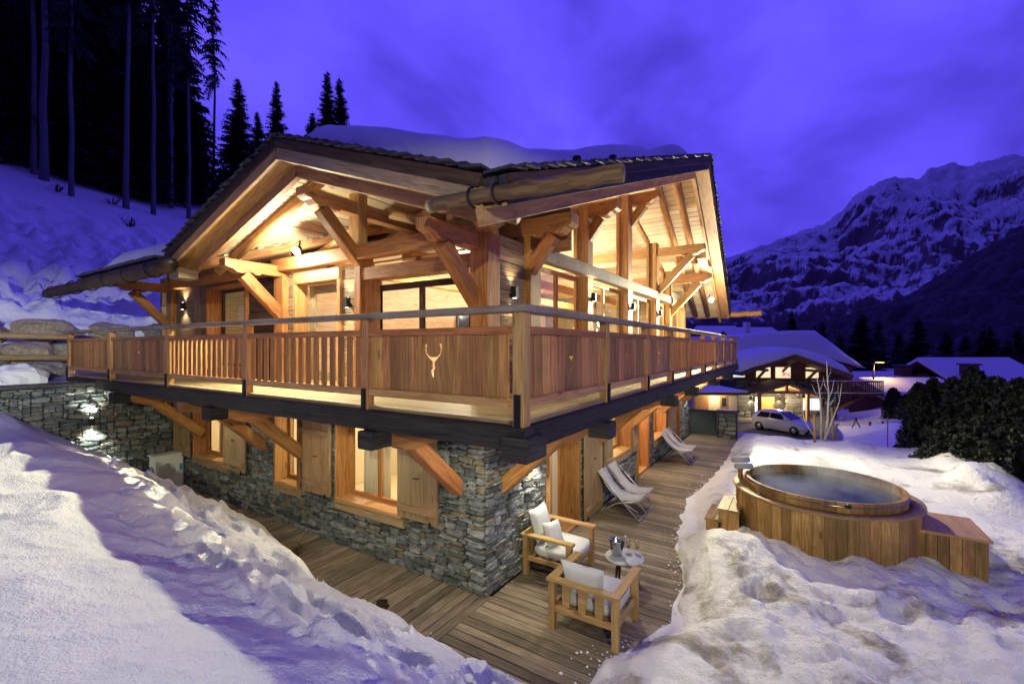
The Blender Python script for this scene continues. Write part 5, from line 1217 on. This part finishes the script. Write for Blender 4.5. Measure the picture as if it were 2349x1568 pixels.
snowcap([(LX(1684), LZ(851), LZ(850)), (LX(1690), LZ(850), LZ(825)), (LX(1710), LZ(842), LZ(815)), (LX(1760), LZ(828), LZ(806)), (LX(1808), LZ(812), LZ(795)), (LX(1850), LZ(826), LZ(800)), (LX(1900), LZ(844), LZ(815)), (LX(1930), LZ(855), LZ(832)), (LX(1937), LZ(857), LZ(856))], -.9, 6.5, nb, 0)
LX2 = lambda px: px2x(px, 45) - px2x(1800, nt_)
LZ2 = lambda py: py2z(py, 45) - NB
# the higher roof behind carries the big smooth snow field
groof('rear_roof', LX2(1800), LX2(1640), LX2(1950), LZ2(800), LZ2(838), LZ2(838), 6.2, 14, .25, M['nwood'], nb)
snowcap([(LX2(1640), LZ2(838), LZ2(836)), (LX2(1655), LZ2(834), LZ2(790)), (LX2(1700), LZ2(824), LZ2(770)), (LX2(1760), LZ2(810), LZ2(762)), (LX2(1830), LZ2(805), LZ2(757)), (LX2(1875), LZ2(815), LZ2(757)), (LX2(1905), LZ2(826), LZ2(778)), (LX2(1940), LZ2(836), LZ2(810)), (LX2(1962), LZ2(842), LZ2(828)), (LX2(1968), LZ2(843), LZ2(842))], 6.0, 13.5, nb, 0)
nbx('rear_wall', 'nwood', LX2(1650), LX2(1945), 6.5, 13, 0, LZ2(835))
MB().box(LX2(1770), LX2(1782), 12, 12.7, LZ2(770), LZ2(732), 2, c=0).build('chimney', M['white'], nb, True)
# porch
pr = groof('porch_roof', LX(1772), LX(1688), LX(1850), LZ(870), LZ(893), LZ(902), -2.2, .3, .2, M['nwood'], nb)
MB().prism([(LX(1725), LZ(893)), (LX(1815), LZ(896)), (LX(1772), LZ(877))], (0, .15, 0), (1, 0, 0), (0, 0, 1), (0, .08, 0)).build('porch_gable', M['nwoodlit'], nb, True)
MB().beam((LX(1712), -1.9, LZ(893)), (LX(1824), -1.9, LZ(895)), .2, .24).build('porch_beam', M['nwoodlit'], nb, True)
for a, b in (((1716, 896), (1772, 876)), ((1772, 876), (1822, 896))): MB().beam((LX(a[0]), -1.95, LZ(a[1])), (LX(b[0]), -1.95, LZ(b[1])), .14, .2).build('porch_rafter', M['nwoodlit'], nb, True)
MB().beam((LX(1772), -1.93, LZ(893)), (LX(1772), -1.93, LZ(876)), .16, .2).build('king_post', M['nwoodlit'], nb, True)
for px in (1713, 1818): MB().beam((LX(px), -1.9, 0), (LX(px), -1.9, LZ(895)), .24, .24, (0, 1, 0)).build('porch_post', M['nwoodlit'], nb, True)
dd = MB().box(LX(1748), LX(1779), .2, .28, .05, LZ(911), 2).build('door', M['nwoodlit'], nb, True); MB().box(LX(1776), LX(1777.5), .14, .2, 1, 1.3, 2).build('handle', M['iron'], dd, True)
MB().box(LX(1735), LX(1745), .2, .27, .05, LZ(911), 2, c=0).build('side_light', litb, nb, True)
MB().box(LX(1705), LX(1723), -2.6, -1.8, 0, .45, 0, c=.05).build('step_block', M['mortar'], nb, True)
for px, l in ((1727, 'small wall lamp left of the neighbour entrance door'), (1790, 'small wall lamp between the neighbour door and the porch post')):
    c = nb.matrix_basis @ V(0, 0, 0); Mx = Matrix.LocRotScale(nb.location, nb.rotation_euler.to_quaternion(), None)
    p = Mx @ V(LX(px), .22, LZ(912)); nrm = (Mx.to_3x3() @ V(0, -1, 0)); sconce(None, 0, 0, l, pw=120, c=WARM, pos=p, nrm=nrm)
Mx = Matrix.LocRotScale(nb.location, nb.rotation_euler.to_quaternion(), None)
light('porch_light', 'POINT', Mx @ V(LX(1772), -1.2, LZ(897)), 480, WARM, nb, .1)
# balcony on the right of the neighbour
bl = nbx('balcony', 'nwood', LX(1850), LX(2012), -.6, .9, LZ(905), LZ(900))
nbx('snow_strip', 'snow', LX(1852), LX(2012), -.62, .3, LZ(900), LZ(898), par=bl)
for z in (874, 897): MB().beam((LX(1850), -.58, LZ(z)), (LX(2012), -.58, LZ(z)), .08, .1).build('rail', M['nwood'], bl, True)
k = 1852
while k < 2011: MB().box(LX(k), LX(k + 2.6), -.6, -.57, LZ(897), LZ(875), 2, c=0).build('baluster', M['nwood'], bl, True); k += 4.4
MB().beam((LX(1850), -.62, LZ(873) + .04), (LX(2012), -.62, LZ(873) + .04), .16, .06).build('rail_snow', M['snow'], bl, True)
MB().beam((LX(1915), .2, LZ(945)), (LX(1975), -.3, LZ(905)), .2, .22).build('brace', M['nwood'], nb, True)
# left-hand low annex
an = nroot('garage', px2x(1655, 33), 33, -2.75, 'low lit garage annex with snowy roof between the terrace end and the neighbour', 'garage')
AX = lambda px: px2x(px, 33) - px2x(1655, 33)
AZ = lambda py: py2z(py, 33) + 2.75
MB().box(AX(1590), AX(1690), 0, 4, 0, AZ(903), 0).build('wall', M['plaster'], an, True)
MB().box(AX(1592), AX(1624), -.05, .0, 0, AZ(908), 2).build('garage_door', M['nwoodlit'], an, True)
f = MB().box(AX(1650), AX(1668), -.06, .0, AZ(935), AZ(908), 2).build('window', M['nwoodlit'], an, True); MB().box(AX(1654), AX(1664), -.08, -.061, AZ(931), AZ(912), 2, c=0).build('pane', plain('dark_pane', (.03, .04, .06), .1), f, True)
MB().box(AX(1580), AX(1700), -1.2, 4, AZ(902), AZ(897), 0).build('roof', M['nwood'], an, True)
MB().box(AX(1582), AX(1698), -1.1, 3.9, AZ(897), AZ(893), 0, c=.1).build('roof_snow', M['snow'], an, True)
Ax = Matrix.LocRotScale(an.location, an.rotation_euler.to_quaternion(), None)
light('eaves_light', 'POINT', Ax @ V(AX(1638), -.7, AZ(905)), 70, WARM, an, .1)
# ------------------------------------------------------------------ car
def car():
    t = 32.; p = CAM + FW * t + RT * px2x(1794, t); p.z = -2.6
    r = root('car', p, 'small white hatchback parked on the driveway before the neighbouring porch', 'car', None, YAW - R(62))
    # local: x forwards, y left, z up. stations: x, half width at sill, waist, roof; heights
    st = [(-1.90, .60, .32, .82, .90, .50), (-1.80, .76, .26, .92, 1.12, .52), (-1.45, .82, .22, .95, 1.36, .56), (-.8, .84, .20, .94, 1.46, .60), (-.2, .84, .20, .92, 1.46, .60), (.3, .84, .20, .91, 1.34, .60), (.95, .83, .21, .88, .97, .62), (1.45, .80, .22, .80, .86, .60), (1.82, .70, .26, .66, .70, .52), (1.95, .55, .34, .55, .56, .42)]
    vs = []
    for x, w, zb, zw, zr, rw in st:
        h = [(w * .9, zb), (w, zb + .14), (w * 1.01, (zb + zw) / 2 + .05), (w * .97, zw), (max(rw, .3) * 1.03, zw + (zr - zw) * .72), (rw * .8, zr), (0, zr + .015)]
        vs += [(x, a, b) for a, b in h] + [(x, -a, b) for a, b in reversed(h[:-1])]
    n = 13; fs = []
    for i in range(len(st) - 1):
        for k in range(n - 1): fs.append((i * n + k, (i + 1) * n + k, (i + 1) * n + k + 1, i * n + k + 1))
    fs += [tuple(range(n)), tuple(range((len(st) - 1) * n + n - 1, (len(st) - 1) * n - 1, -1))]
    MB().add(vs, fs, None, None, True).build('body', plain('car_paint', (.70, .71, .72), .25, spec=.6), r, True)
    gl = plain('car_glass', (.01, .012, .016), .06)
    def quad(name, pts, m): MB().add(pts, [tuple(range(len(pts)))]).build(name, m, r, True)
    quad('windscreen', [(.20, .56, 1.405), (.20, -.56, 1.405), (.98, -.64, 1.0), (.98, .64, 1.0)], gl)
    quad('rear_window', [(-1.50, .48, 1.37), (-1.50, -.48, 1.37), (-1.84, -.52, 1.08), (-1.84, .52, 1.08)], gl)
    for s in (1, -1):
        for a, b in (((-1.4, -.5)), ((-.42, .25))):
            quad('side_window', [(a, s * .845, .97), (b + (.42 if b > 0 else 0), s * .84, .97), (b, s * .65, 1.33), (a + (.22 if a < -1 else 0), s * .65, 1.33)], gl)
        MB().box(.62, .80, s * .86 - .05, s * .86 + .05, .98, 1.10, 0, c=.02).build('mirror', M['white'], r, True)
        MB().lathe([(0, -.02), (.10, 0), (.06, .03), (0, .04)], (1.72, s * .60, .66), 10, mat=Matrix.Rotation(R(90), 3, 'Y')).build('headlight', M['steel'], r, True)
        for x in (-1.22, 1.25):
            w = MB().lathe([(.16, -.10), (.28, -.10), (.31, -.07), (.31, .07), (.28, .10), (.16, .10)], (x, s * .76, .30), 24, mat=Matrix.Rotation(R(90), 3, 'X')).build('wheel', M['black'], r, True)
            MB().lathe([(0, -.075), (.19, -.085), (.20, -.06)] if s > 0 else [(0, .075), (.19, .085), (.20, .06)], (x, s * .76, .30), 16, mat=Matrix.Rotation(R(90), 3, 'X')).build('rim', M['alu'], w, True)
    MB().box(1.86, 1.97, -.42, .42, .32, .46, 1, c=.02).build('grille', M['black'], r, True)
    MB().box(1.94, 1.97, -.24, .24, .36, .46, 1, c=0).build('number_plate', M['white'], r, True)
car()
# ------------------------------------------------------------------ street lamp
sl_t = 46.; slp = CAM + FW * sl_t + RT * px2x(2003, sl_t); slp.z = -5.0
sl = root('street_lamp', slp, 'tall street lamp with orange sodium light beside the neighbour balcony', 'street lamp')
zt = py2z(832, sl_t)
MB().tube([slp, slp.xy.to_3d() + V(0, 0, zt)], [.10, .07], 10).build('pole', M['zinc'], sl)
hd = V(slp.x, slp.y, zt) + RT * .35
MB().tube([V(slp.x, slp.y, zt - .05), V(slp.x, slp.y, zt + .05) + RT * .15, hd + V(0, 0, .1)], .05, 8).build('arm', M['zinc'], sl)
MB().beam(hd - RT * .1 + V(0, 0, .12), hd + RT * .75 + V(0, 0, .12), .3, .12).build('head', M['zinc'], sl)
MB().beam(hd + RT * .05 + V(0, 0, .05), hd + RT * .65 + V(0, 0, .05), .22, .05).build('lamp_glass', M['sodium'], sl)
light('lamp_light', 'POINT', hd + RT * .35 - V(0, 0, .15), 240, (1, .6, .18), sl, .15)
# ------------------------------------------------------------------ further village houses
def house(px, pyroof, w, t, label, zb=-6, ridge_along=True, slope=.42, snow=.6, wallmat='nwood', d=9., windows=1, eave=None):
    h = nroot('house', px2x(px, t), t, zb, label, 'house', 'snow-roofed village houses'); zr = py2z(pyroof, t) - zb - snow
    ez = zr - (d / 2 if ridge_along else w / 2) * slope
    MB().box(-w / 2, w / 2, 0, d, 0, ez + .1, 0, c=0).build('wall', M[wallmat], h, True)
    if ridge_along:
        g = MB(); s = MB()
        for (ya, yb, za, zb_) in ((-1, d / 2, ez - .42, zr), (d + 1, d / 2, ez - .42, zr)):
            for q, m, th in ((g, 0, .2), (s, .0, -snow)):
                T = [(-w / 2 - 1, ya, za), (w / 2 + 1, ya, za), (w / 2 + 1, yb, zb_), (-w / 2 - 1, yb, zb_)]; Bq = [(x, y, z - th) for x, y, z in T]
                if th < 0: Bq = [(x * (.97), y + (.25 if y < 0 else (-.25 if y > d else 0)), z - .0) for x, y, z in Bq]
                q.add(T + Bq, [(0, 1, 2, 3), (7, 6, 5, 4), (0, 4, 5, 1), (1, 5, 6, 2), (2, 6, 7, 3), (3, 7, 4, 0)])
        rf = g.build('roof', M['nwood'], h, True); s.build('roof_snow', M['snow'], rf, True, 'stuff')
    else:
        rf = groof('roof', 0, -w / 2 - 1, w / 2 + 1, zr, ez - .42, ez - .42, -1.2, d, .2, M['nwood'], h)
        snowcap([(-w / 2 - 1, ez - .42, ez - .4), (-w / 2 - .7, ez - .3, ez + snow), (0, zr, zr + snow), (w / 2 + .7, ez - .3, ez + snow), (w / 2 + 1, ez - .42, ez - .4)], -1.1, d, rf, 0)
    for k in range(windows):
        x = -w / 2 + w * (k + .5) / windows
        f = MB().box(x - .6, x + .6, -.08, 0, ez * .45, ez * .45 + 1.3, 0, c=0).build('window', M['white'], h, True)
        MB().box(x - .5, x + .5, -.1, -.081, ez * .45 + .1, ez * .45 + 1.2, 0, c=0).build('pane', plain('night_pane', (.02, .02, .06), .1), f, True)
    return h
house(2055, 855, 14, 62, 'long house with snowy roof and dormers behind the street lamp', -7, True, windows=4)
house(2290, 821, 11, 58, 'house with broad blue snow roof above the dark hedge', -7, True, .55, .5, 'white', windows=3)
house(2135, 848, 9, 74, 'house with low snow roof between the lamp house and the hedge house', -8, True, windows=3)
h_ = house(2110, 869, 6.5, 44, 'low shed with lamp-lit yellowish snow roof beside the hedge', -5.2, True, .3, .8, 'nwood', 5, 1)
house(1640, 770, 7, 75, 'small house with blue snow roof beyond the far end of the balcony', -5, True, .4, .6, windows=2)
house(1740, 748, 9, 95, 'small house with thick blue snow cap behind the neighbouring chalet ridge', -6, True, .4, .8, windows=2)
house(1660, 745, 8, 110, 'distant house with flat snow cap beside one small lit window', -6, True, .35, .8, windows=2)
for px, py, t, l in ((2080, 835, 61, 'dark dormer chimney block on the roof behind the street lamp'), (2140, 820, 70, 'dark chimney rising behind the lamp house'), (2235, 832, 57, 'dark dormer on the hedge house roof')):
    c = nroot('chimney', px2x(px, t), t, py2z(py, t) - 1.6, l, 'chimney', 'dark chimneys on the village roofs')
    MB().box(-.7, .7, 0, 1.4, 0, 1.3, 2).build('shaft', M['nwood'], c, True); MB().box(-.85, .85, -.15, 1.55, 1.3, 1.5, 0).build('cap', M['slate'], c, True)
# trestles on the snow beyond the driveway, stakes, marker pole
for i, (px, py, l) in enumerate(((2345, 0, ''),) * 0 + ((2407 / 1.0, 0, ''),) * 0): pass
for x_, y_, l in ((375, 840, 'small wooden trestle in the snow nearest the driveway wall'), (512, 880, 'tall wooden trestle in the snow between two others'), (635, 875, 'wooden trestle in the snow beside the red marker pole'), (800, 890, 'wooden trestle in the snow at the foot of the hedge')):
    px, py = (2300 + x_ / 3.4845) / 1.22658, (950 + y_ / 3.4845) / 1.22658
    t = 33.; p = at(t, px, py) + V(0, 0, .2); g = root('trestle', p - V(0, 0, .35), l, 'trestle', 'wooden trestles on the snow')
    for s in (-1, 1): MB().beam(p + RT * s * .3 - V(0, 0, .5), p - RT * s * .07 + V(0, 0, .22), .06, .06).build('leg', M['darkbrown'], g)
    MB().beam(p - FW * .1 + V(0, 0, .16), p + FW * .1 + V(0, 0, .16), .06, .06).build('top_bar', M['darkbrown'], g)
p = at(24, (2300 + 685 / 3.4845) / 1.22658, (950 + 1000 / 3.4845) / 1.22658); mk = root('marker_pole', p - V(0, 0, .4), 'thin red snow marker pole', 'pole')
MB().tube([p - V(0, 0, .5), p + V(0, 0, 1.25)], .02, 6).build('shaft', plain('red_paint', (.5, .03, .04), .5), mk); MB().tube([p + V(0, 0, 1.05), p + V(0, 0, 1.2)], .023, 6).build('band', M['white'], mk)
# ------------------------------------------------------------------ trees
M['needles'] = plain('needles', (.020, .032, .022), .8, var=.4, bscale=4)
M['bark'] = plain('bark', (.11, .115, .13), .9, bump=.8, bscale=14, var=.35)
M['birch'] = plain('birch_bark', (.55, .53, .50), .7, var=.3, bscale=30)
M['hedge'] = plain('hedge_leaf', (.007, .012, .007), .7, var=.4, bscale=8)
def conifer_mesh(seed, h, base, rb, dens=1.0, droop=.35, ragged=.3):
    """needle-bearing branches: each a drooping spine carrying pairs of twig blades"""
    rs = random.Random(seed); vs = []; fs = []
    def tri(a, b, c): n = len(vs); vs.extend((a, b, c)); fs.append((n, n + 1, n + 2))
    z = base
    while z < h - .15:
        f = (z - base) / (h - base); L0 = rb * (1 - f) ** .85 + .12
        nb_ = max(4, int((7 if f < .6 else 5) * dens))
        for k in range(nb_):
            if rs.random() < ragged * .5: continue
            a = rs.uniform(0, 6.283); L_ = L0 * rs.uniform(1 - ragged, 1.08); el = rs.uniform(-.12, .2) + f * .5
            d = V(math.cos(a), math.sin(a), 0); sd = V(-d.y, d.x, 0); z0 = z + rs.uniform(-.15, .15); m = max(4, int(L_ / .28)); prev = V(0, 0, z0)
            for j in range(m):
                t = (j + 1) / m; p = d * (L_ * t) + V(0, 0, z0 + L_ * (el * t - droop * t * t)) + sd * rs.uniform(-.05, .05)
                tw = (.52 * L_ ** .6) * (1 - .72 * t) * rs.uniform(.7, 1.2) + .07
                for s in (-1, 1):
                    e = p + sd * s * tw + d * tw * .45 - V(0, 0, tw * rs.uniform(.25, .8))
                    tri(prev, p, e)
                    if tw > .25: e2 = prev.lerp(p, .4) + sd * s * tw * .55 - V(0, 0, tw * rs.uniform(.7, 1.2)); tri(prev, prev.lerp(p, .6), e2)
                prev = p
            tri(prev - sd * .05, prev + sd * .05, prev + d * .22 - V(0, 0, .06))
        z += (.34 + .16 * rs.random()) * (1.0 - .35 * f) / dens ** .5 * (h / 14) ** .5
    tri(V(-.06, 0, h - .5), V(.06, 0, h - .5), V(0, 0, h + .25)); tri(V(0, -.06, h - .5), V(0, .06, h - .5), V(0, 0, h + .25))
    me = bpy.data.meshes.new('crown'); me.from_pydata([tuple(v) for v in vs], [], fs); me.materials.append(M['needles']); me.update(); return me
def trunk_mesh(h, r, seed):
    rs = random.Random(seed); n = 9; pts = [(rs.uniform(-.04, .04) * k, rs.uniform(-.04, .04) * k, -1.2 + (h + 1.0) * k / n) for k in range(n + 1)]
    o = MB().tube(pts, [r * (1 - .88 * k / n) + .015 + (.35 * r if k == 0 else 0) for k in range(n + 1)], 9)
    rs2 = random.Random(seed + 1)
    for k in range(14):   # dead stubs
        z = rs2.uniform(.15, .6) * h; a = rs2.uniform(0, 6.28); l = rs2.uniform(.3, 1.1); o.tube([(0, 0, z), (math.cos(a) * l, math.sin(a) * l, z - .15 * l)], [.02, .006], 4)
    ob = o.build('trunk', M['bark']); me = ob.data; bpy.data.objects.remove(ob); return me
KIND = {'full': [(conifer_mesh(40 + i, 15, .8, 2.9, 1.6, .3, .2), trunk_mesh(15, .2, i)) for i in range(3)],
        'tall': [(conifer_mesh(60 + i, 26, 10.5 + i, 2.4, .85, .42, .45), trunk_mesh(26, .24, 20 + i)) for i in range(4)]}
def tree(name, p, kind, i, s, label, group, rz=None, sx=1.0):
    r = bpy.data.objects.new(name, None); col.objects.link(r); r.location = p; r.rotation_euler = (0, 0, random.uniform(0, 6.28) if rz is None else rz); r.scale = (s * sx, s * sx, s); tag(r, label, 'tree', group)
    c, t = KIND[kind][i % len(KIND[kind])]
    link('crown', c, r, True); link('trunk', t, r, True); return r
def hz(x, y): return float(hill_z(np.array([x]), np.array([y]))[0])
def onhill(px, py):
    d = ray(px, py); t = 8.
    while t < 160:
        p = CAM + d * t
        if p.y > 16 and p.z < hz(p.x, p.y): return p, t
        t += .25
    return CAM + d * 60, 60
G1 = 'tall bare-stemmed spruces on the slope'
for px, py, wpx, l in ((77, 400, 14, 'tall dark spruce at the outer edge of the forest, stem lost in shadow'), (164, 452, 15, 'tall spruce with thick pale stem inside the forest edge'), (183, 412, 9, 'thin spruce stem just behind the thick pale one'), (241, 433, 7, 'thin far spruce stem between the pale and the blue-lit stem'), (290, 480, 16, 'tall spruce with thick blue-lit stem standing on open snow'),
        (351, 493, 8, 'slim spruce stem beside the thick blue-lit one'), (393, 479, 7, 'slim spruce set back between two blue-lit stems'), (433, 503, 11, 'tall straight spruce with bright blue stem above the chalet roof verge'), (490, 470, 9, 'spruce whose stem runs down behind the chalet roof slope'), (101, 415, 20, 'broad dark spruce stem next to the forest edge')):
    p, t = onhill(px, py); r_ = wpx * t / FOC / 2
    tree('spruce_tree', p - V(0, 0, .3), 'tall', int(px), random.uniform(.92, 1.12), l, G1, None, r_ / .24 * .9 if False else min(1.1, max(.6, r_ / .24 * .72)))
G2 = 'dark spruces massed on the slope behind'
rs = random.Random(12); cnt = 0
for k in range(400):
    x = rs.uniform(-45, 16); y = rs.uniform(36, 95)
    if cnt >= 110: break
    a = (V(x, y, 0) - V(CAM.x, CAM.y, 0)); dx = a.dot(RT) / max(1, a.dot(FW)); px = 1174 + FOC * dx
    if a.dot(FW) < 4 or px > 560 or px < -350: continue
    lim = 34 + 0.02 * max(0, px)
    if y < lim: continue
    cnt += 1
    kd = 'full' if rs.random() < .72 else 'tall'
    tree('spruce_tree', (x, y, hz(x, y) - .4), kd, k, rs.uniform(.95, 1.45) if px < 480 else rs.uniform(.8, 1.0), 'dark full-crowned spruce in the dense forest filling the slope' if kd == 'full' else 'dark spruce with a long bare stem deep in the dense forest', G2, None, rs.uniform(.85, 1.25))
for px, pyt, t, l in ((545, 175, 44, 'dark spruce at the ragged end of the forest edge'), (590, 253, 52, 'short spruce between the forest and the lone pointed one'), (634, 183, 50, 'lone pointed spruce rising behind the roof ridge end'), (751, 159, 52, 'taller of the twin spruces behind the snowy roof'), (779, 173, 54, 'shorter of the twin spruces behind the snowy roof'), (716, 253, 56, 'small spruce beside the twin spruces')):
    top = at(t, px, pyt); zb = hz(top.x, top.y) - .5; s = (top.z - zb) / 15.2
    tree('spruce_tree', (top.x, top.y, zb), 'full', px, s, l, 'spruces showing above the chalet roof', None, .80 if px in (751, 779, 634) else 1.0)
G3 = 'dark conifers in the valley'
for px, pyt, t, w, l in ((1975, 715, 80, 1.3, 'broad dark conifer behind the neighbour roof beside the lamp'), (2015, 735, 85, 1.0, 'dark conifer merging with the broad one behind the lamp'), (2105, 725, 95, 1.2, 'dark conifer above the lamp house roof'), (2170, 755, 90, 1.1, 'rounded dark conifer between the two village roofs'), (2265, 738, 88, 1.5, 'wide dark conifer above the hedge house'), (1885, 735, 85, .8, 'small dark conifer just over the neighbour ridge snow'),
        (1868, 745, 88, .7, 'smallest dark conifer over the neighbour ridge snow'), (1815, 710, 100, .8, 'dark conifer beside the white chimney'), (2335, 750, 80, 1.3, 'dark conifer past the hedge house'), (2060, 760, 100, 1.2, 'low dark conifer behind the lamp'), (2215, 765, 105, 1.3, 'low dark conifer behind the hedge house chimney'), (1925, 760, 70, .9, 'conifer beside the eave of the neighbour roof'), (2310, 775, 70, 1.2, 'low conifer over the hedge house ridge')):
    top = at(t, px, pyt); zb = -9.; s = (top.z - zb) / 15.2
    tree('conifer_tree', (top.x, top.y, zb), 'full', px, s, l, G3, None, w * 1.45)
# broken dead shrubs on the open snow below the trees
for i, (px, py, l) in enumerate(((258, 470, 'bent dead shrub on the open snow below the thick blue-lit stem'), (300, 520, 'low dark tangle of twigs on the open slope'), (130, 440, 'dead brushwood at the foot of the forest edge'))):
    p, t = onhill(px, py); d = root('dead_shrub', p, l, 'shrub', 'dead shrubs on the snow slope'); g = MB(); rs = random.Random(300 + i)
    for k in range(8):
        a = rs.uniform(0, 6.28); L_ = rs.uniform(.3, 1.1) * (1.1 if i == 0 else .6); e = p + V(math.cos(a) * L_ * .8, math.sin(a) * L_ * .8, L_ * rs.uniform(.3, 1.0)); m = p.lerp(e, .5) + V(rs.uniform(-.1, .1), rs.uniform(-.1, .1), .1)
        g.tube([p - V(0, 0, .2), m, e], [.03, .018, .006], 4); g.tube([m, m + V(rs.uniform(-.3, .3), rs.uniform(-.3, .3), rs.uniform(.0, .35))], [.014, .005], 4)
    g.build('twigs', M['darkbrown'], d); MB().tube([p - V(0, 0, .3), p + V(.05, .02, .5)], [.06, .03], 6).build('stump', M['darkbrown'], d)
# ------------------------------------------------------------------ dark hedge of tall shrubs on the right
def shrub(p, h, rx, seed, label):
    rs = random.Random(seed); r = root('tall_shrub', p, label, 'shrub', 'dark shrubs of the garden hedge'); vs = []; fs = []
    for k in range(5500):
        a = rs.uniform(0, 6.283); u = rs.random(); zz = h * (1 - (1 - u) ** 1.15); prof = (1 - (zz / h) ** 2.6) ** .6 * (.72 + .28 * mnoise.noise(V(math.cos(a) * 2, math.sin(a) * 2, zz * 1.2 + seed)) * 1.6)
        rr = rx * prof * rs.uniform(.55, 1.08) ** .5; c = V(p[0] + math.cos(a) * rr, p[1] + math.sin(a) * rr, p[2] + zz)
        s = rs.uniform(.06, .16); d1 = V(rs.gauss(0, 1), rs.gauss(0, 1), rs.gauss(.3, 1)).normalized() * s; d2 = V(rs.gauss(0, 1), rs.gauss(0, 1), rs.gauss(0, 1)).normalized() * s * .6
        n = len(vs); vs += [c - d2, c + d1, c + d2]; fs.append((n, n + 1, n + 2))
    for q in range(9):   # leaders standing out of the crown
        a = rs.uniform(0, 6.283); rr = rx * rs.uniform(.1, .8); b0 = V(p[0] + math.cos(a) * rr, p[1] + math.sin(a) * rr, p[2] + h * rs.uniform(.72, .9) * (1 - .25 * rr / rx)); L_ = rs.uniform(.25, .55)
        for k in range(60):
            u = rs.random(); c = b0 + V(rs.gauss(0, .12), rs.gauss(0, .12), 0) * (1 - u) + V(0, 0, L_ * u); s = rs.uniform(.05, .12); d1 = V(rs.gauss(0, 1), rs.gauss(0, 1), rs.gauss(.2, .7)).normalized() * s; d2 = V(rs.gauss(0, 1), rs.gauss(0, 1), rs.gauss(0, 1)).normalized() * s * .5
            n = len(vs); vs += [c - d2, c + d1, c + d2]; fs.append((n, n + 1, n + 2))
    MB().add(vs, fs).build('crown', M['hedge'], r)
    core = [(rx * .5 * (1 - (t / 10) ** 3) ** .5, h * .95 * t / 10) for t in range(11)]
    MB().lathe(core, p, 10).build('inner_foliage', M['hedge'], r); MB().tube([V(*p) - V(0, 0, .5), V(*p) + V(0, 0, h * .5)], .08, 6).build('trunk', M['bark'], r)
SH = [('shrub at the driveway end of the hedge, edged with lamp light', 15.2, 2108, 882, .75), ('pointed shrub in the hedge below the yellow shed roof', 15.5, 2140, 872, .9), ('broad dark shrub in the hedge under the lamp house', 15.0, 2185, 870, 1.05), ('tallest pointed shrub of the hedge', 14.2, 2230, 845, .95), ('dense shrub beside the tallest pointed one', 13.6, 2285, 868, 1.1), ('shrub of the hedge before the white house wall', 13.0, 2335, 872, 1.1), ('shrub closing the hedge beyond the snow bank end', 12.6, 2400, 866, 1.2), ('last shrub of the hedge row', 12.2, 2480, 866, 1.2)]
for i, (l, t, px, py, rx) in enumerate(SH):
    top = at(t, px, py); zb = -1.2; shrub((top.x, top.y, zb), top.z - zb, rx, 70 + i, l)
for i, (l, t, px, py, rx) in enumerate((('low shrub filling the front of the hedge by the snow bank', 13.2, 2150, 960, .9), ('low dark shrub in front of the tall hedge middle', 12.6, 2210, 965, 1.0), ('low dark shrub over the snow bank crest', 12.0, 2290, 985, 1.0))):
    top = at(t, px, py); zb = -1.2; shrub((top.x, top.y - .2, zb), top.z - zb, rx, 90 + i, l)
# lamp-lit shrub behind the neighbour
for i, (l, t, px, py, rx) in enumerate((('sparse shrub lit orange by the street lamp', 36, 2048, 890, 1.0), ('lamp-lit shrub against the snow bank under the neighbour balcony', 38, 2080, 905, 1.2))):
    top = at(t, px, py); zb = -3.2; shrub((top.x, top.y, zb), top.z - zb, rx, 120 + i, l)
# ------------------------------------------------------------------ young birch with stakes
bt = 15.6; bp_ = at(bt, 1888, 1005); bp_.z = .0
bir = root('birch_tree', bp_, 'leafless young white birch with several stems by the driveway', 'tree')
def VP(px, py, dt=0): return at(bt + dt, px, py)
stems = [([(1892, 1012), (1898, 960), (1900, 900), (1897, 860), (1896, 828)], [.05, .042, .03, .018, .006]), ([(1882, 1012), (1883, 960), (1880, 900), (1872, 860)], [.035, .03, .022, .008]), ([(1890, 1010), (1908, 965), (1925, 920), (1930, 880)], [.025, .02, .014, .006]), ([(1868, 1003), (1845, 965), (1838, 930)], [.025, .018, .006]), ([(1895, 1000), (1915, 975), (1935, 950)], [.02, .012, .005]),
         ([(1899, 920), (1908, 895), (1913, 870)], [.014, .01, .004]), ([(1899, 900), (1890, 880), (1888, 862)], [.012, .009, .004]), ([(1881, 920), (1870, 900), (1860, 880)], [.012, .009, .004]), ([(1898, 935), (1912, 915), (1918, 895)], [.012, .008, .003]), ([(1897, 870), (1904, 855), (1906, 842)], [.01, .007, .003]), ([(1880, 895), (1886, 880), (1889, 868)], [.01, .007, .003]), ([(1925, 920), (1921, 900), (1922, 880)], [.01, .007, .003])]
for i, (pp, rr) in enumerate(stems): MB().tube([VP(a, b, .15 * math.sin(i * 2 + k * .5)) for k, (a, b) in enumerate(pp)], rr, 7).build('stem' if i < 5 else 'branch', M['birch'], bir)
for i, (px, py, l) in enumerate(((1867, 950, 'round wooden stake on the driveway side of the birch'), (1886, 935, 'round wooden stake behind the birch stems'), (1907, 935, 'leaning round wooden stake on the hedge side of the birch'))):
    s = root('tree_stake', VP(px + 2, 1010, i * .3 - .2) - V(0, 0, .1), l, 'stake', 'tree stakes'); a, b = VP(px + (4 if i == 2 else 1), 1015, i * .3 - .2), VP(px, py, i * .3 - .2)
    MB().tube([a, b], [.045, .04], 9).build('shaft', M['shutter'], s); MB().tube([b, b + V(0, 0, .03)], [.04, .02], 9).build('tip', M['shutter'], s)
